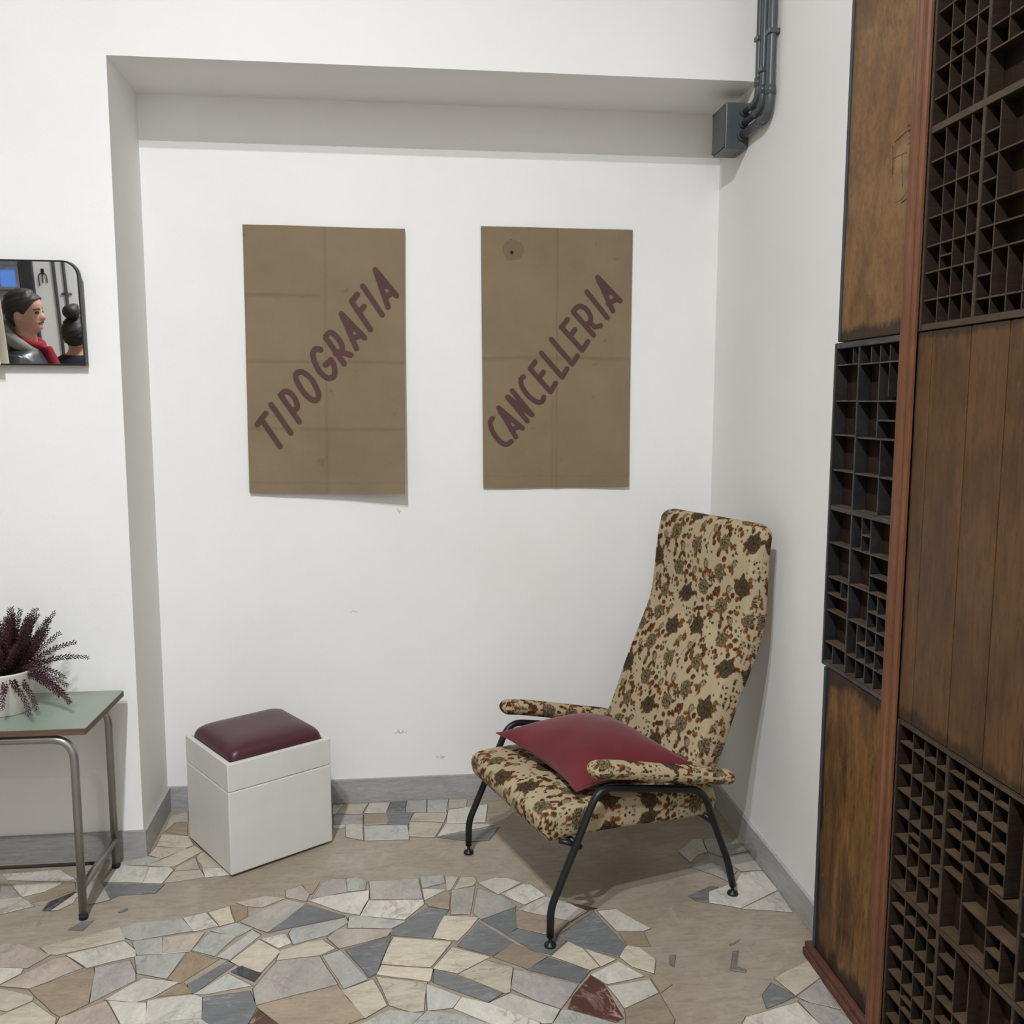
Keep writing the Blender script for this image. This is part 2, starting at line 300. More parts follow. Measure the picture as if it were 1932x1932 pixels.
# ------------------------------------------------------------------ floor stones traced from the photograph onto the floor plane
ZO = {1: (0, 1450), 2: (450, 1450), 3: (900, 1450), 4: (1300, 1450)}; ZS_ = 3.864
TR = {1: '''g 0,760 18,768 65,830 150,930 0,940
w 24,768 440,738 540,800 560,824 450,820 62,812
w 72,830 446,832 330,890 160,930
b 205,960 440,842 540,832 545,880 380,940 230,975
k 315,1030 360,972 540,897 550,907 370,1030
c 378,1030 552,909 575,915 530,978 430,1025
w 0,950 150,938 205,968 240,1000 0,1060
g 590,765 690,740 735,820 760,870 800,950 650,985 585,935
w 752,822 832,722 860,705 1085,716 1035,828
w 1042,830 1092,717 1230,713 1260,737 1180,832
d 745,838 1190,842 1120,907 870,922 805,952
l 862,688 1075,640 1172,656 1080,702 872,704
c 1086,704 1420,562 1472,600 1270,710
p 1088,628 1140,572 1365,584 1180,652
c 1142,562 1182,482 1370,492 1408,556 1345,578
b 1212,458 1290,394 1365,398 1365,484
g 1195,462 1250,345 1365,315 1365,385 1272,392
c 1196,828 1268,752 1458,738 1490,790 1240,828
p 1274,742 1292,716 1420,652 1452,728
c 1434,646 1474,604 1620,714 1478,718
w 1478,726 1612,722 1690,768 1500,790
p 0,1280 140,1278 260,1322 358,1356 200,1448 0,1443
c 302,1302 870,1158 903,1245 420,1354 362,1350
w 488,1356 905,1258 983,1326 983,1364 636,1448
p 0,1578 410,1378 490,1374 598,1450 215,1598
w 0,1452 165,1458 150,1490 0,1568
b 217,1606 678,1454 686,1490 640,1708 440,1803 382,1770
v 694,1490 694,1452 943,1398 983,1490 983,1538 658,1702
l 882,1162 1000,1124 1328,1098 1398,1182 985,1252 912,1230
w 1338,1087 1500,1048 1588,1143 1412,1183
c 1524,1046 1672,1003 1706,1114 1602,1143
o 1682,1003 1800,1003 1803,1070 1722,1118
l 967,1262 1180,1228 1180,1348 1000,1354
p 1192,1236 1488,1193 1385,1328 1188,1348
l 1402,1320 1532,1194 1718,1222 1565,1362
l 1545,1182 1722,1124 1838,1162 1730,1222
l 987,1368 1350,1343 1215,1527 1002,1488
o 1382,1334 1588,1392 1320,1558 1224,1530
d 1374,1567 1652,1404 1713,1430 1420,1637 1384,1624
l 1588,1366 1840,1180 1898,1212 1680,1388
k 1687,1480 1760,1437 1898,1490 1850,1548
l 1418,1640 1660,1493 1832,1580 1500,1642
w 773,1680 1040,1528 1297,1556 1110,1663 990,1698
o 1154,1660 1340,1563 1398,1634
w 792,1693 1063,1708 1063,1930 920,1940
w 1078,1693 1410,1648 1468,1667 1463,1818 1064,1850
d 1482,1668 1820,1623 1868,1740 1790,1880 1620,1930 1467,1832
c 0,1604 238,1662 228,1688 50,1763 0,1752
c 0,1803 240,1703 403,1820 385,1900 200,1990 0,1960
p 418,1860 442,1812 770,1693 910,1950 560,2010
l 1066,1856 1460,1826 1610,1935 1300,2010 1070,1990
d 505,1168 600,1115 675,1108 600,1178
d 868,1043 918,1017 925,1030 880,1047''',
2: '''w 690,267 763,260 713,325 690,330
p 722,324 767,260 942,252 898,328
w 918,320 957,252 1102,245 1073,318
d 1086,315 1112,245 1223,237 1213,315
l 1222,315 1232,237 1368,230 1363,314
l 1377,314 1380,230 1526,224 1513,314
p 1537,226 1663,224 1660,278 1537,284
v 697,340 903,336 903,394 700,404
b 917,336 1075,328 1093,375 1083,402 917,407
d 1082,330 1268,322 1240,395 1233,411 1092,402
c 1288,324 1518,322 1493,388 1252,380
c 1248,391 1488,397 1428,498 1242,490
w 783,407 903,402 906,518 787,495
l 917,417 1228,414 1238,514 922,523
w 1532,302 1812,258 1798,388 1518,395
w 1512,402 1875,407 1452,493
d 1463,500 1897,423 1820,520 1700,530
w 690,412 778,407 770,430 695,434
p -10,975 200,928 338,942 170,1008 60,1000
g 347,887 460,852 513,910 493,963 350,935
b 467,846 588,832 540,908 517,913
v 538,943 612,832 680,803 778,803 788,893
l 788,806 860,793 928,822 923,878 797,893
g 957,822 1308,803 1338,943 967,948
w 513,957 640,928 948,888 943,950 880,1062 760,1043
w 953,962 1343,957 1348,985 1210,1097 893,1068
l 1328,788 1492,778 1502,830 1343,868
w 1342,876 1508,882 1357,957
g 1513,783 1603,787 1550,878 1518,886
c 1622,793 1718,792 1733,820 1710,848 1573,878
b 1373,980 1538,903 1533,1022 1390,998
g 1557,887 1723,858 1688,1052 1548,1058
g 1748,873 1935,935 2020,1000 1772,1092 1713,1050
g 22,1115 340,953 488,986 405,1048 215,1188 150,1168
d 222,1193 405,1053 512,993 768,1070 758,1084 380,1158
l 372,1200 392,1167 778,1087 798,1120 640,1213 402,1277
l 812,1082 880,1073 1208,1112 1110,1163 802,1158
d 1117,1182 1230,1103 1390,1008 1527,1032 1408,1228 1112,1208
c 1423,1229 1502,1073 1748,1083 1680,1168 1600,1248
p 653,1230 720,1173 900,1168 1118,1173 1080,1218 940,1258 740,1308
w 172,1241 340,1203 383,1268 290,1303
c 283,1393 312,1327 500,1267 610,1248 698,1309 590,1358
d 783,1322 1108,1223 1008,1488 950,1517
c 1047,1418 1132,1228 1548,1262 1528,1290 1400,1442
c 1012,1498 1047,1432 1413,1457 1393,1543 1380,1547
l 618,1366 740,1323 938,1530 767,1598
c -56,1400 150,1247 303,1330 165,1478 60,1463
g 112,1600 282,1402 590,1368 718,1568 250,1687 132,1718
b 134,1730 250,1698 723,1583 743,1612 908,1813 780,1862 520,1900 300,1862
c 753,1617 978,1538 1077,1720 920,1812
c 1008,1517 1372,1558 1348,1758 1260,1768 1102,1720
c 1423,1451 1557,1303 1828,1372 1600,1488
c 1603,1500 1800,1398 1997,1452 1977,1622 1935,1630
d 1432,1458 1927,1627 1815,1697 1428,1558
l 1378,1572 1618,1661 1560,1738 1382,1758 1373,1620
w 1573,1747 1632,1667 1832,1712 2190,1850 2150,1960 1850,1860
l 893,1862 1100,1758 1338,1787 1250,1870 1050,1960
l 1273,1862 1380,1768 1578,1793 1838,1862 1830,1960 1290,1950
r 20,1940 78,1862 145,1758 297,1862 320,1900 200,1990''',
3: '''d 38,1102 278,1008 293,1158 215,1203
d -137,1290 15,1118 257,1265 120,1358
b 286,1042 310,1037 657,1117 570,1208 480,1198 297,1158
d 218,1209 302,1168 480,1207 638,1256 530,1348 400,1318
b 123,1370 257,1273 507,1366 370,1457
d 373,1465 517,1378 817,1471 745,1557
c 548,1366 665,1263 770,1312 887,1440 820,1463
c 793,1313 1007,1386 902,1438
d 583,1220 850,1043 960,1160 1082,1290 1030,1367 780,1308
w 883,1037 1010,1023 1257,1160 1210,1178 1020,1178
b 1043,1202 1210,1192 1258,1290 1100,1288
c 1043,1370 1092,1292 1180,1303 1297,1390 1287,1487 1130,1438
w 303,1025 490,933 640,968 797,1035 680,1108
w 183,910 330,843 390,843 493,920 345,987
w 13,830 130,793 230,798 317,830 155,912
v 253,1600 272,1463 732,1572 610,1742 440,1688
r 673,1745 703,1660 830,1513 928,1577 1062,1808 1000,1847
w 838,1500 1030,1408 1212,1510 950,1567
w 958,1587 1258,1538 1317,1630 1077,1742
w 93,1706 245,1638 597,1751 545,1850 480,1852
b 1083,1752 1328,1643 1437,1830 1400,1930 1090,1930
b 1263,1512 1330,1493 1417,1570 1340,1627
l 470,1935 563,1850 622,1758 680,1762 1000,1855 1050,1862 1040,1990 700,2000
r 662,972 866,1016 800,1030 720,1005''',
4: '''l -75,602 25,518 92,513 130,606 60,625 15,680
l 107,517 250,498 348,512 425,598 240,637 143,604
v 18,716 150,632 238,648 345,742 280,818 200,778
g 248,643 428,612 526,735 377,743
w 150,895 345,822 382,758 530,743 655,880 380,1012 150,972
d 0,925 150,860 210,865 150,972 60,960
w 388,1018 650,898 752,1043 560,1028
c 628,1525 873,1393 952,1520 780,1647
d 537,1650 600,1563 777,1656 570,1743
v 793,1660 957,1533 1097,1748 880,1698
v 803,1693 1078,1758 1200,1862 1230,1960 990,1930 957,1862
w 393,1862 422,1808 790,1703 950,1862 980,1960 500,1990
s 322,1337 364,1333 349,1437 414,1462 410,1477 306,1464
s -140,1362 -98,1357 -108,1440 -140,1420
s 300,1275 365,1245 350,1265 310,1285'''}
grp_poly = []
def stone_mesh(poly, dz, jit=.0018):
    """poly: list of (x,y) -> mesh with chamfered top and a dirty joint flange"""
    P = [Vector((p[0], p[1])) for p in poly]
    area = sum(P[i].x*P[(i+1) % len(P)].y - P[(i+1) % len(P)].x*P[i].y for i in range(len(P)))
    if area < 0: P.reverse()
    Q = []
    for i, p in enumerate(P):
        q = P[(i+1) % len(P)]; L = (q-p).length; n = max(1, min(4, int(L/.045)))
        e = (q-p).normalized() if L > 1e-6 else Vector((1, 0)); nn = Vector((e.y, -e.x))
        for k in range(n):
            j = random.uniform(-jit, jit) if k else 0
            Q.append(p.lerp(q, k/n) + nn*j)
    c = sum(Q, Vector((0, 0)))/len(Q); r = sum((q-c).length for q in Q)/len(Q)
    def ring(off, z): return [(c.x+(q-c).x*(1+off/r), c.y+(q-c).y*(1+off/r), z) for q in Q]
    n = len(Q)
    V = ring(.0010, dz) + ring(.0022, dz-.0012) + ring(.0022, -.004) + ring(.0046, -.0014)
    F = [tuple(range(n))]; mi = [0]
    for a in (0, 1):
        for k in range(n): F.append((a*n+k, (a+1)*n+k, (a+1)*n+(k+1) % n, a*n+(k+1) % n)); mi.append(0 if a == 0 else 1)
    F.append(tuple(range(3*n, 4*n))); mi.append(1)
    return V, F, mi
for zk, txt in TR.items():
    for ln in txt.split('\n'):
        a = ln.split(); k = a[0]; poly = []
        for s in a[1:]:
            x, y = map(float, s.split(',')); p = hit((ZO[zk][0]+x/ZS_, ZO[zk][1]+y/ZS_), 2, 0.0); poly.append((p.x, p.y))
        # keep the stones off the skirting
        poly = [(min(max(x, XW), XR-SK-.002), min(y, (YF if x < XL+SK else YB)-SK-.002)) for x, y in poly]
        V, F, mi = stone_mesh(poly, random.uniform(-.0007, .0004))
        o = pyd('stone', V, F, [M['st_'+k], M['grout']], floor)
        for i, p in enumerate(o.data.polygons): p.material_index = mi[i]
# the paving goes on outside the photograph: one joined part
def in_frame(x, y):
    d = Vector((x, y, -CAM_H)); z = d.dot(_f)
    if z < .1: return False
    px, py = 966+FPX*d.dot(_r)/z, 966-FPX*d.dot(_u)/z
    return -45 < px < 1975 and py < 1985
seeds = []
gx = .15
for i in range(int((XR-XW)/gx)+1):
    for j in range(int((YF-.15+1.2)/gx)+1):
        x, y = XW+.08+i*gx+random.uniform(-.055, .055), -1.2+j*gx+random.uniform(-.055, .055)
        if x < XR-.05 and y < (YF if x < XL else YB)-.08: seeds.append((x, y))
BV, BF, BM = [], [], []
keys = 'wwccglppbdvl'
for (x, y) in seeds:
    if in_frame(x, y): continue
    poly = [Vector((x-.2, y-.2)), Vector((x+.2, y-.2)), Vector((x+.2, y+.2)), Vector((x-.2, y+.2))]
    for (a, b) in seeds:
        if (a, b) == (x, y) or abs(a-x) > .45 or abs(b-y) > .45: continue
        mid = Vector(((a+x)/2, (b+y)/2)); nn = Vector((a-x, b-y)).normalized(); mid -= nn*.004
        out = []
        for k in range(len(poly)):
            p, q = poly[k], poly[(k+1) % len(poly)]; dp, dq = (p-mid).dot(nn), (q-mid).dot(nn)
            if dp <= 0: out.append(p)
            if dp*dq < 0: out.append(p.lerp(q, dp/(dp-dq)))
        poly = out
        if len(poly) < 3: break
    if len(poly) < 3: continue
    poly = [(min(max(p.x, XW+.005), XR-SK-.004), min(p.y, YF-SK-.004 if p.x < XL+.02 else YB-SK-.004)) for p in poly]
    if any(in_frame(p[0], p[1]) for p in poly): continue
    V, F, mi = stone_mesh(poly, random.uniform(-.0007, .0004)); o0 = len(BV); BV += V; ki = random.randrange(len(keys))
    BF += [tuple(i+o0 for i in f) for f in F]; BM += [0 if m_ else ki+1 for m_ in mi]
o = pyd('stone_field', BV, BF, [M['grout']]+[M['st_'+k] for k in keys], floor); o['kind'] = 'stuff'
o.data.polygons.foreach_set('material_index', BM)

# ------------------------------------------------------------------ type case partition on the right wall
XC = 1.135; XB = XR-.004
M['case_black'] = m_wood('black_painted_case_wood', (30, 29, 29), (46, 44, 42), (14, 14, 15), (3, 30, 4), .5, .55)
M['case_brown'] = m_wood('old_case_wood', (31, 21, 14), (46, 33, 23), (15, 11, 8), (4, 4, 30), .5, .75)
M['case_back'] = m_wood('case_back_board', (32, 22, 16), (52, 37, 25), (14, 10, 8), (3, 30, 3), .6, .75)
M['case_rim'] = m_wood('dusty_case_rim', (58, 47, 37), (84, 70, 56), (32, 25, 19), (3, 4, 30), .4, .55)
M['rim_black'] = m_wood('worn_black_rim', (52, 51, 50), (88, 86, 83), (22, 22, 23), (3, 4, 20), .5, .55)
M['panel'] = m_wood('stained_case_panel', (88, 59, 31), (132, 96, 56), (24, 18, 13), (5, 18, 2.2), .8, .45, smear=(4, 9, 3.2), grime=(('z', .880, .07, .85), ('z', .042, .08, .85), ('y', 2.366, .035, .9)))
M['panel_up'] = m_wood('orange_brown_panel', (106, 75, 46), (136, 102, 66), (62, 43, 28), (5, 14, 6), .55, .45, smear=(4, 8, 5), grime=(('z', 1.764, .055, .85), ('y', 2.368, .015, .8)), gcol=(38, 34, 31))
M['plank'] = m_wood('worn_plank', (78, 54, 34), (98, 71, 45), (44, 30, 20), (4, 16, 1.6), .5, .45, smear=(4, 7, 3), grime=(('z', 1.764, .035, .75), ('z', .862, .05, .7), ('y', 1.985, .012, .6)), gcol=(40, 34, 28))
M['mould'] = m_wood('red_brown_moulding', (96, 62, 42), (120, 82, 58), (68, 42, 29), (40, 40, 2), .3, .4)
M['base'] = m_wood('dark_red_base_rail', (82, 54, 44), (104, 70, 56), (46, 30, 25), (20, 2, 20), .5, .45)
M['strip'] = m_plain('blue_black_painted_edge', (48, 56, 60), .5, var=.35)
M['paper'] = m_plain('old_paper_label', (118, 93, 60), .8, var=.35)

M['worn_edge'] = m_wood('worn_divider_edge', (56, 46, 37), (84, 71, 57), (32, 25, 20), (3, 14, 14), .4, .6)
M['lit_dust'] = m_plain('lit_dusty_shelf_top', (78, 63, 47), .9, 0, .1, .25)  # upward faces: dusty tone with light from above painted into the colour
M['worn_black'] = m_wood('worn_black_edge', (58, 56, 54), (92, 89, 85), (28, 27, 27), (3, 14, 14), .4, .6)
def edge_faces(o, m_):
    o.data.materials.append(m_); o.data.materials.append(M['lit_dust'])
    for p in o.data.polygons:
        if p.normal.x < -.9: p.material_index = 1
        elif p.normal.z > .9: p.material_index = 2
def dividers(root, items, mat, d0=.004, dep=.036):
    """items: ('h', ya, yb, z, t) or ('v', y, za, zb, t)"""
    for it in items:
        if it[0] == 'h':
            _, ya, yb, z, t = it; lo = (XC+d0, min(ya, yb), z-t/2); hi = (XC+dep, max(ya, yb), z+t/2)
        else:
            _, y, za, zb, t = it; lo = (XC+d0+.0008, y-t/2, min(za, zb)); hi = (XC+dep, y+t/2, max(za, zb))
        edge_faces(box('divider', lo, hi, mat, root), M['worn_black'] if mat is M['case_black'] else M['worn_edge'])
def tray(name, label, ya, yb, za, zb, rim, mats, items, rails=(), dep=.036):
    """ya > yb; zb > za"""
    t = thing(name, label, 'type case', (XC, (ya+yb)/2, za)); inv = Vector((-XC, -(ya+yb)/2, -za))
    mb, mr, md = mats; objs = []
    rl, rt, rb_, rr = rim
    
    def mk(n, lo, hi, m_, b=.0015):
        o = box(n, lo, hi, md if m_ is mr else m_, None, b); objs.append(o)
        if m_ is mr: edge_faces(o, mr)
    mk('back_board', (XC+dep, yb, za), (XC+dep+.012, ya, zb), mb, 0)
    mk('frame_side', (XC, ya-rl, za), (XC+dep, ya, zb), mr); mk('frame_side', (XC, yb, za), (XC+dep, yb+rr, zb), mr)
    mk('frame_side', (XC+.0005, yb+rr, zb-rt), (XC+dep, ya-rl, zb), mr); mk('frame_side', (XC+.0005, yb+rr, za), (XC+dep, ya-rl, za+rb_), mr)
    for r in rails:
        if r[0] == 'h': mk('cross_rail', (XC+.001, r[2], r[3]-r[4]/2), (XC+dep, r[1], r[3]+r[4]/2), mr)
        else: mk('cross_rail', (XC+.0015, r[1]-r[4]/2, r[2]), (XC+dep, r[1]+r[4]/2, r[3]), mr)
    for o in objs: o.parent = t; o.location = inv
    h = bpy.data.objects.new('tmp', None)
    n0 = set(COL.objects)
    dividers(None, items, md, .003, dep)
    for o in set(COL.objects)-n0: o.parent = t; o.location = inv
    return t
T = .0036
# black tray, left column
L, Rr, ym = 2.378, 2.047, 2.257
it = [('h', L, ym, z, T) for z in (1.703, 1.608, 1.517, 1.422, 1.222, 1.127, 1.081, 1.034, .944)]
it += [('v', 2.292, 1.703, 1.742, T), ('v', 2.302, 1.081, 1.127, T), ('v', 2.335, .893, .944, T)]
it += [('h', ym, Rr, z, T) for z in (1.701, 1.607, 1.514, 1.421, 1.225, 1.129, 1.036, .941)]
it += [('v', y, 1.701, 1.742, T) for y in (2.197, 2.152, 2.106, 2.06)]
it += [('v', 2.153, 1.607, 1.701, T), ('v', 2.106, 1.618, 1.701, .003), ('v', 2.062, 1.607, 1.701, T), ('h', 2.06, Rr, 1.652, T)]
it += [('v', 2.153, 1.514, 1.607, T), ('v', 2.063, 1.514, 1.607, T), ('h', 2.153, Rr, 1.56, T)]
it += [('v', 2.131, 1.421, 1.514, T), ('v', 2.062, 1.421, 1.514, T), ('h', 2.062, Rr, 1.467, T)]
it += [('v', 2.132, 1.328, 1.421, T), ('v', 2.06, 1.328, 1.421, T), ('h', 2.06, Rr, 1.372, T)]
it += [('v', 2.204, 1.225, 1.312, T), ('v', 2.158, 1.225, 1.312, T), ('h', 2.204, 2.158, 1.268, T)]
it += [('v', 2.153, 1.129, 1.225, T), ('v', 2.062, 1.129, 1.225, T), ('h', 2.153, Rr, 1.173, T)]
it += [('v', y, 1.036, 1.129, T) for y in (2.155, 2.107, 2.061)] + [('h', 2.155, Rr, 1.08, T)]
it += [('v', y, .941, 1.036, T) for y in (2.204, 2.157, 2.109, 2.061)] + [('h', 2.204, Rr, .986, T)]
it += [('v', y, .893, .941, T) for y in (2.204, 2.157, 2.111, 2.066)]
tray('type_case', 'narrow black type case in the far column between two wood panels', 2.392, 2.035, .876, 1.762, (.012, .016, .014, .010),
     (M['case_back'], M['rim_black'], M['case_black']), it, [('v', ym, .89, 1.75, .009), ('h', L, Rr, 1.319, .015)])
# upper right tray
YE = 1.36
def cols(sec, zs, t=T): return [('h', sec[0], sec[1], z, t) for z in zs]
hz_up = [2.195-.068*0 + d for d in ()]
zl = [1.829, 1.889, 1.946, 2.007, 2.067, 2.127]; zu = [2.258, 2.319, 2.379, 2.438, 2.497, 2.556, 2.612]
it = cols((1.969, 1.787), zl) + cols((1.969, 1.787), zu)
for y in (1.918, 1.872, 1.827): it += [('v', y, 1.772, 2.187, T), ('v', y, 2.203, 2.646, T)]
it += [('h', 1.918, 1.872, 2.349, T), ('h', 1.918, 1.872, 1.918, T)]
it += [('h', 1.78, 1.733, z, T) for z in (2.135, 2.089, 2.041, 1.997, 1.951, 1.902, 1.857)] + [('v', 1.733, 1.772, 2.187, T)]
it += [('h', 1.733, 1.56, z, T) for z in (2.089, 1.998, 1.951, 1.904)] + [('h', 1.78, 1.56, 1.811, T)]
it += [('v', y, 1.772, 1.904, T) for y in (1.684, 1.636)] + [('v', 1.648, 1.998, 2.187, T), ('v', 1.60, 1.772, 1.998, T)]
it += [('v', 1.724, 2.289, 2.5, T), ('h', 1.78, 1.56, 2.335, T), ('h', 1.78, 1.56, 2.289, T), ('h', 1.78, 1.56, 2.42, T), ('h', 1.78, 1.56, 2.5, T), ('v', 1.66, 2.335, 2.646, T), ('v', 1.61, 2.289, 2.5, T)]
it += [('v', y, 1.772, 2.646, T) for y in (1.50, 1.44)] + cols((1.55, 1.37), (1.84, 1.92, 2.0, 2.09, 2.3, 2.4, 2.5))
tray('type_case', 'brown type case of small compartments at top above the plank panel', 1.981, YE, 1.762, 2.66, (.010, .014, .016, .012),
     (M['case_back'], M['case_rim'], M['case_brown']), it, [('v', 1.784, 1.77, 2.65, .012), ('v', 1.556, 1.77, 2.65, .012), ('h', 1.975, YE+.01, 2.195, .017)])
# lower right tray
zt = [.522, .578, .637, .693, .749, .809]; zb_ = [.060, .116, .173, .231, .289, .344, .403]
it = cols((1.969, 1.782), zt) + cols((1.969, 1.782), zb_)
for y in (1.915, 1.868, 1.82): it += [('v', y, .462, .845, T), ('v', y-.004, .05, .444, T)]
it += [('h', 1.915, 1.868, .607, T), ('h', 1.911, 1.864, .202, T)]
it += cols((1.77, 1.572), (.64, .686, .73, .773, .818)) + [('v', y, .64, .845, T) for y in (1.715, 1.667, 1.619, 1.573)]
it += [('v', 1.702, .462, .64, T), ('v', 1.617, .462, .64, T), ('h', 1.702, 1.617, .556, T), ('h', 1.77, 1.702, .60, T), ('h', 1.617, 1.52, .634, T), ('h', 1.617, 1.52, .553, T), ('v', 1.57, .462, .553, T), ('h', 1.617, 1.57, .508, T)]
it += [('v', 1.71, .05, .444, T), ('v', 1.652, .05, .30, T), ('v', 1.66, .30, .444, T), ('v', 1.59, .05, .444, T)] + [('h', 1.77, 1.71, z, T) for z in (.398, .344, .298, .25, .2, .15, .1)] + [('h', 1.71, 1.59, z, T) for z in (.30, .17)]
it += [('v', y, .05, .845, T) for y in (1.47, 1.42)] + cols((1.516, 1.372), (.12, .2, .28, .36, .52, .6, .68, .76))
tray('type_case', 'brown type case of small compartments at the floor below the plank panel', 1.981, YE, .042, .862, (.009, .012, .010, .012),
     (M['case_back'], M['case_rim'], M['case_brown']), it, [('v', 1.776, .05, .85, .013), ('v', 1.52, .05, .85, .010), ('h', 1.975, YE+.01, .453, .017)])
# flat panels: backs of further cases
def panel(label, ya, yb, za, zb, mat, strip=True):
    t = thing('case_panel', label, 'wood panel', (XC, (ya+yb)/2, za)); inv = Vector((-XC, -(ya+yb)/2, -za))
    o = box('board', (XC+.002, yb, za), (XB-.03, ya-(.011 if strip else 0), zb), mat, t, .002); o.location = inv
    if strip:
        o = box('edge_strip', (XC-.002, ya-.0105, za), (XB-.03, ya, zb), M['strip'], t, .002); o.location = inv
    return t, inv
pt, inv = panel('tall orange-brown wood panel at top of the far column with a paper remnant', 2.373, 2.04, 1.764, 2.66, M['panel_up'])
V, F = [], []
q = [(2.068, 2.223), (2.118, 2.192), (2.124, 2.135), (2.115, 2.072), (2.086, 2.072), (2.058, 2.088), (2.052, 2.15)]
o = pyd('paper_label', [(XC+.0012, y, z) for y, z in q] + [(XC+.0025, y, z) for y, z in q], [tuple(range(7)), tuple(range(13, 6, -1))] + [(k, (k+1) % 7, 7+(k+1) % 7, 7+k) for k in range(7)], M['paper'], pt); o.location = inv
for st_ in ([(1688, 268), (1711, 247)], [(1684, 275), (1684, 330)], [(1702, 290), (1702, 327)], [(1686, 298), (1711, 287)], [(1703, 332), (1703, 352)], [(1700, 382), (1718, 370)],
           [(1714, 248), (1712, 238), (1717, 236), (1719, 243), (1714, 246), (1720, 250)], [(1713, 272), (1721, 266), (1719, 258), (1713, 263), (1720, 256)]):
    q = [hit(p, 0, XC+.0009) for p in st_]; o = tube('pencil_mark', q if len(q) < 3 else smooth_path(q, 3), .0007, M['strip'], pt, 5); o.location = inv
pb, inv = panel('dark-streaked wood panel at the bottom of the far column', 2.371, 2.04, .042, .874, M['panel'])
t = thing('plank_panel', 'worn brown plank panel between the two brown type cases', 'wood panel', (XC, 1.67, .864)); inv = Vector((-XC, -1.67, -.864))
for a, b in ((1.984, 1.9285), (1.9252, 1.7878), (1.7832, 1.6646), (1.6608, 1.5458), (1.542, YE)):
    o = box('plank', (XC+.001+random.uniform(0, .0015), b, .864), (XB-.03, a, 1.760), M['plank'], t, .0015); o.location = inv
# moulding, base rail
def moulding(name, ya, label):
    pr = [(2.045, .0), (2.0445, -.006), (2.041, -.010), (2.0365, -.010), (2.034, -.006), (2.031, -.004), (2.029, -.011), (2.024, -.015), (2.014, -.015), (2.010, -.011), (2.008, -.005), (2.005, -.004), (2.003, -.008), (1.998, -.010), (1.989, -.010), (1.985, -.006), (1.985, .0)]
    d = ya-2.045; V = []; n = len(pr)
    for z in (.042, 2.66): V += [(XC+x, y+d, z) for y, x in pr]
    F = [(i, i+1, n+i+1, n+i) for i in range(n-1)] + [tuple(range(n))[::-1], tuple(range(n, 2*n)), (n-1, 0, n, 2*n-1)]
    return tag(pyd(name, V, F, M['mould']), label, 'moulding')
moulding('wood_moulding', 2.045, 'tall ridged red-brown wood moulding between the two columns of cases')
bm = bmesh.new(); bbox(bm, (1.119, 1.30, 0), (XB, 2.402, .022), .002); bbox(bm, (1.124, 1.3005, .0222), (XB, 2.4015, .040), .004, 2)
tag(bmo('base_rail', bm, M['base']), 'dark red wood rail on the floor under the case partition', 'rail')
leaf = []
for k in range(14):
    a = 2*math.pi*k/14; leaf.append((.021*math.cos(a)*(1-.25*math.sin(a)), .031*math.sin(a)))
c = (2.075, 1.262)
V = [(XC+.024+.004*abs(math.cos(i*.45)), c[0]+y, c[1]+z) for i, (y, z) in enumerate(leaf)]; V += [(x+.0012, y, z) for x, y, z in V]
o = pyd('dried_leaf', V, [tuple(range(14)), tuple(range(27, 13, -1))] + [(k, (k+1) % 14, 14+(k+1) % 14, 14+k) for k in range(14)], m_plain('tan_dried_leaf', (150, 118, 74), .7))
tag(o, 'tan dried leaf standing in a compartment of the black type case', 'leaf')

# ------------------------------------------------------------------ conduit and junction box
M['conduit'] = m_plain('grey_painted_pipe', (78, 81, 84), .38, 0, .5, .1)
M['jbox'] = m_plain('dark_grey_box_plastic', (74, 78, 82), .4, 0, .5, .1)
t = thing('junction_box', 'dark grey junction box under the niche soffit by the right wall', 'junction box', (1.158, 3.35, 2.504))
o = box('body', (-.042, -.07, 0), (.042, .06, .158), M['jbox'], t, .004, 2)
o = box('lid', (-.047, -.072, .006), (-.0425, .062, .152), M['jbox'], t, .002, 1)
for a, b in ((-.060, .012), (-.060, .146), (.05, .012), (.05, .146)):
    V, F = tube_geo([(-.05, a, b), (-.0465, a, b)], .005, 10); pyd('screw', V, F, M['jbox'], t)
pipes = [(3.033, .0145, 2.548, 'nearest and widest of the three grey conduits entering the junction box'),
         (3.108, .0115, 2.588, 'middle grey conduit of the three bending into the junction box'),
         (3.158, .0105, 2.628, 'innermost grey conduit of the three, beside the header wall')]
for i, (y, r, z, lab) in enumerate(pipes):
    x = XR-.006-r
    t = thing('conduit_pipe', lab, 'pipe', (x, y, ZC), 0, 'conduits into the junction box')
    inv = Vector((-x, -y, -ZC))
    R_ = .06 if i == 0 else .045
    path = fillet([(x, y, ZC-.002), (x, y, z), (x-.004, 3.2805, z)], [R_], 10)
    o = tube('pipe', path, r, M['conduit'], t, 16); o.location = inv
    o = tube('coupling', [(x, y, z+R_+.002), (x, y, z+R_+.030)], r+.0022, M['conduit'], t, 16); o.location = inv
    o = tube('coupling', [(x, y+R_, z), (x-.001, y+R_+.022, z)], r+.0022, M['conduit'], t, 16); o.location = inv
    o = tube('gland', [(x-.004, 3.268, z), (x-.004, 3.280, z)], r+.0035, M['conduit'], t, 16); o.location = inv
    for zc in ((2.805, 3.6) if i == 0 else (2.70+.012*i, 3.62) if i == 1 else (2.83, 3.58)):
        bm = bmesh.new()
        bbox(bm, (x-r-.004, y-r-.004, zc-.008), (XR-.0005, y+r+.004, zc+.008), .003, 2)
        o = bmo('clip', bm, M['conduit'], t); o.location = inv

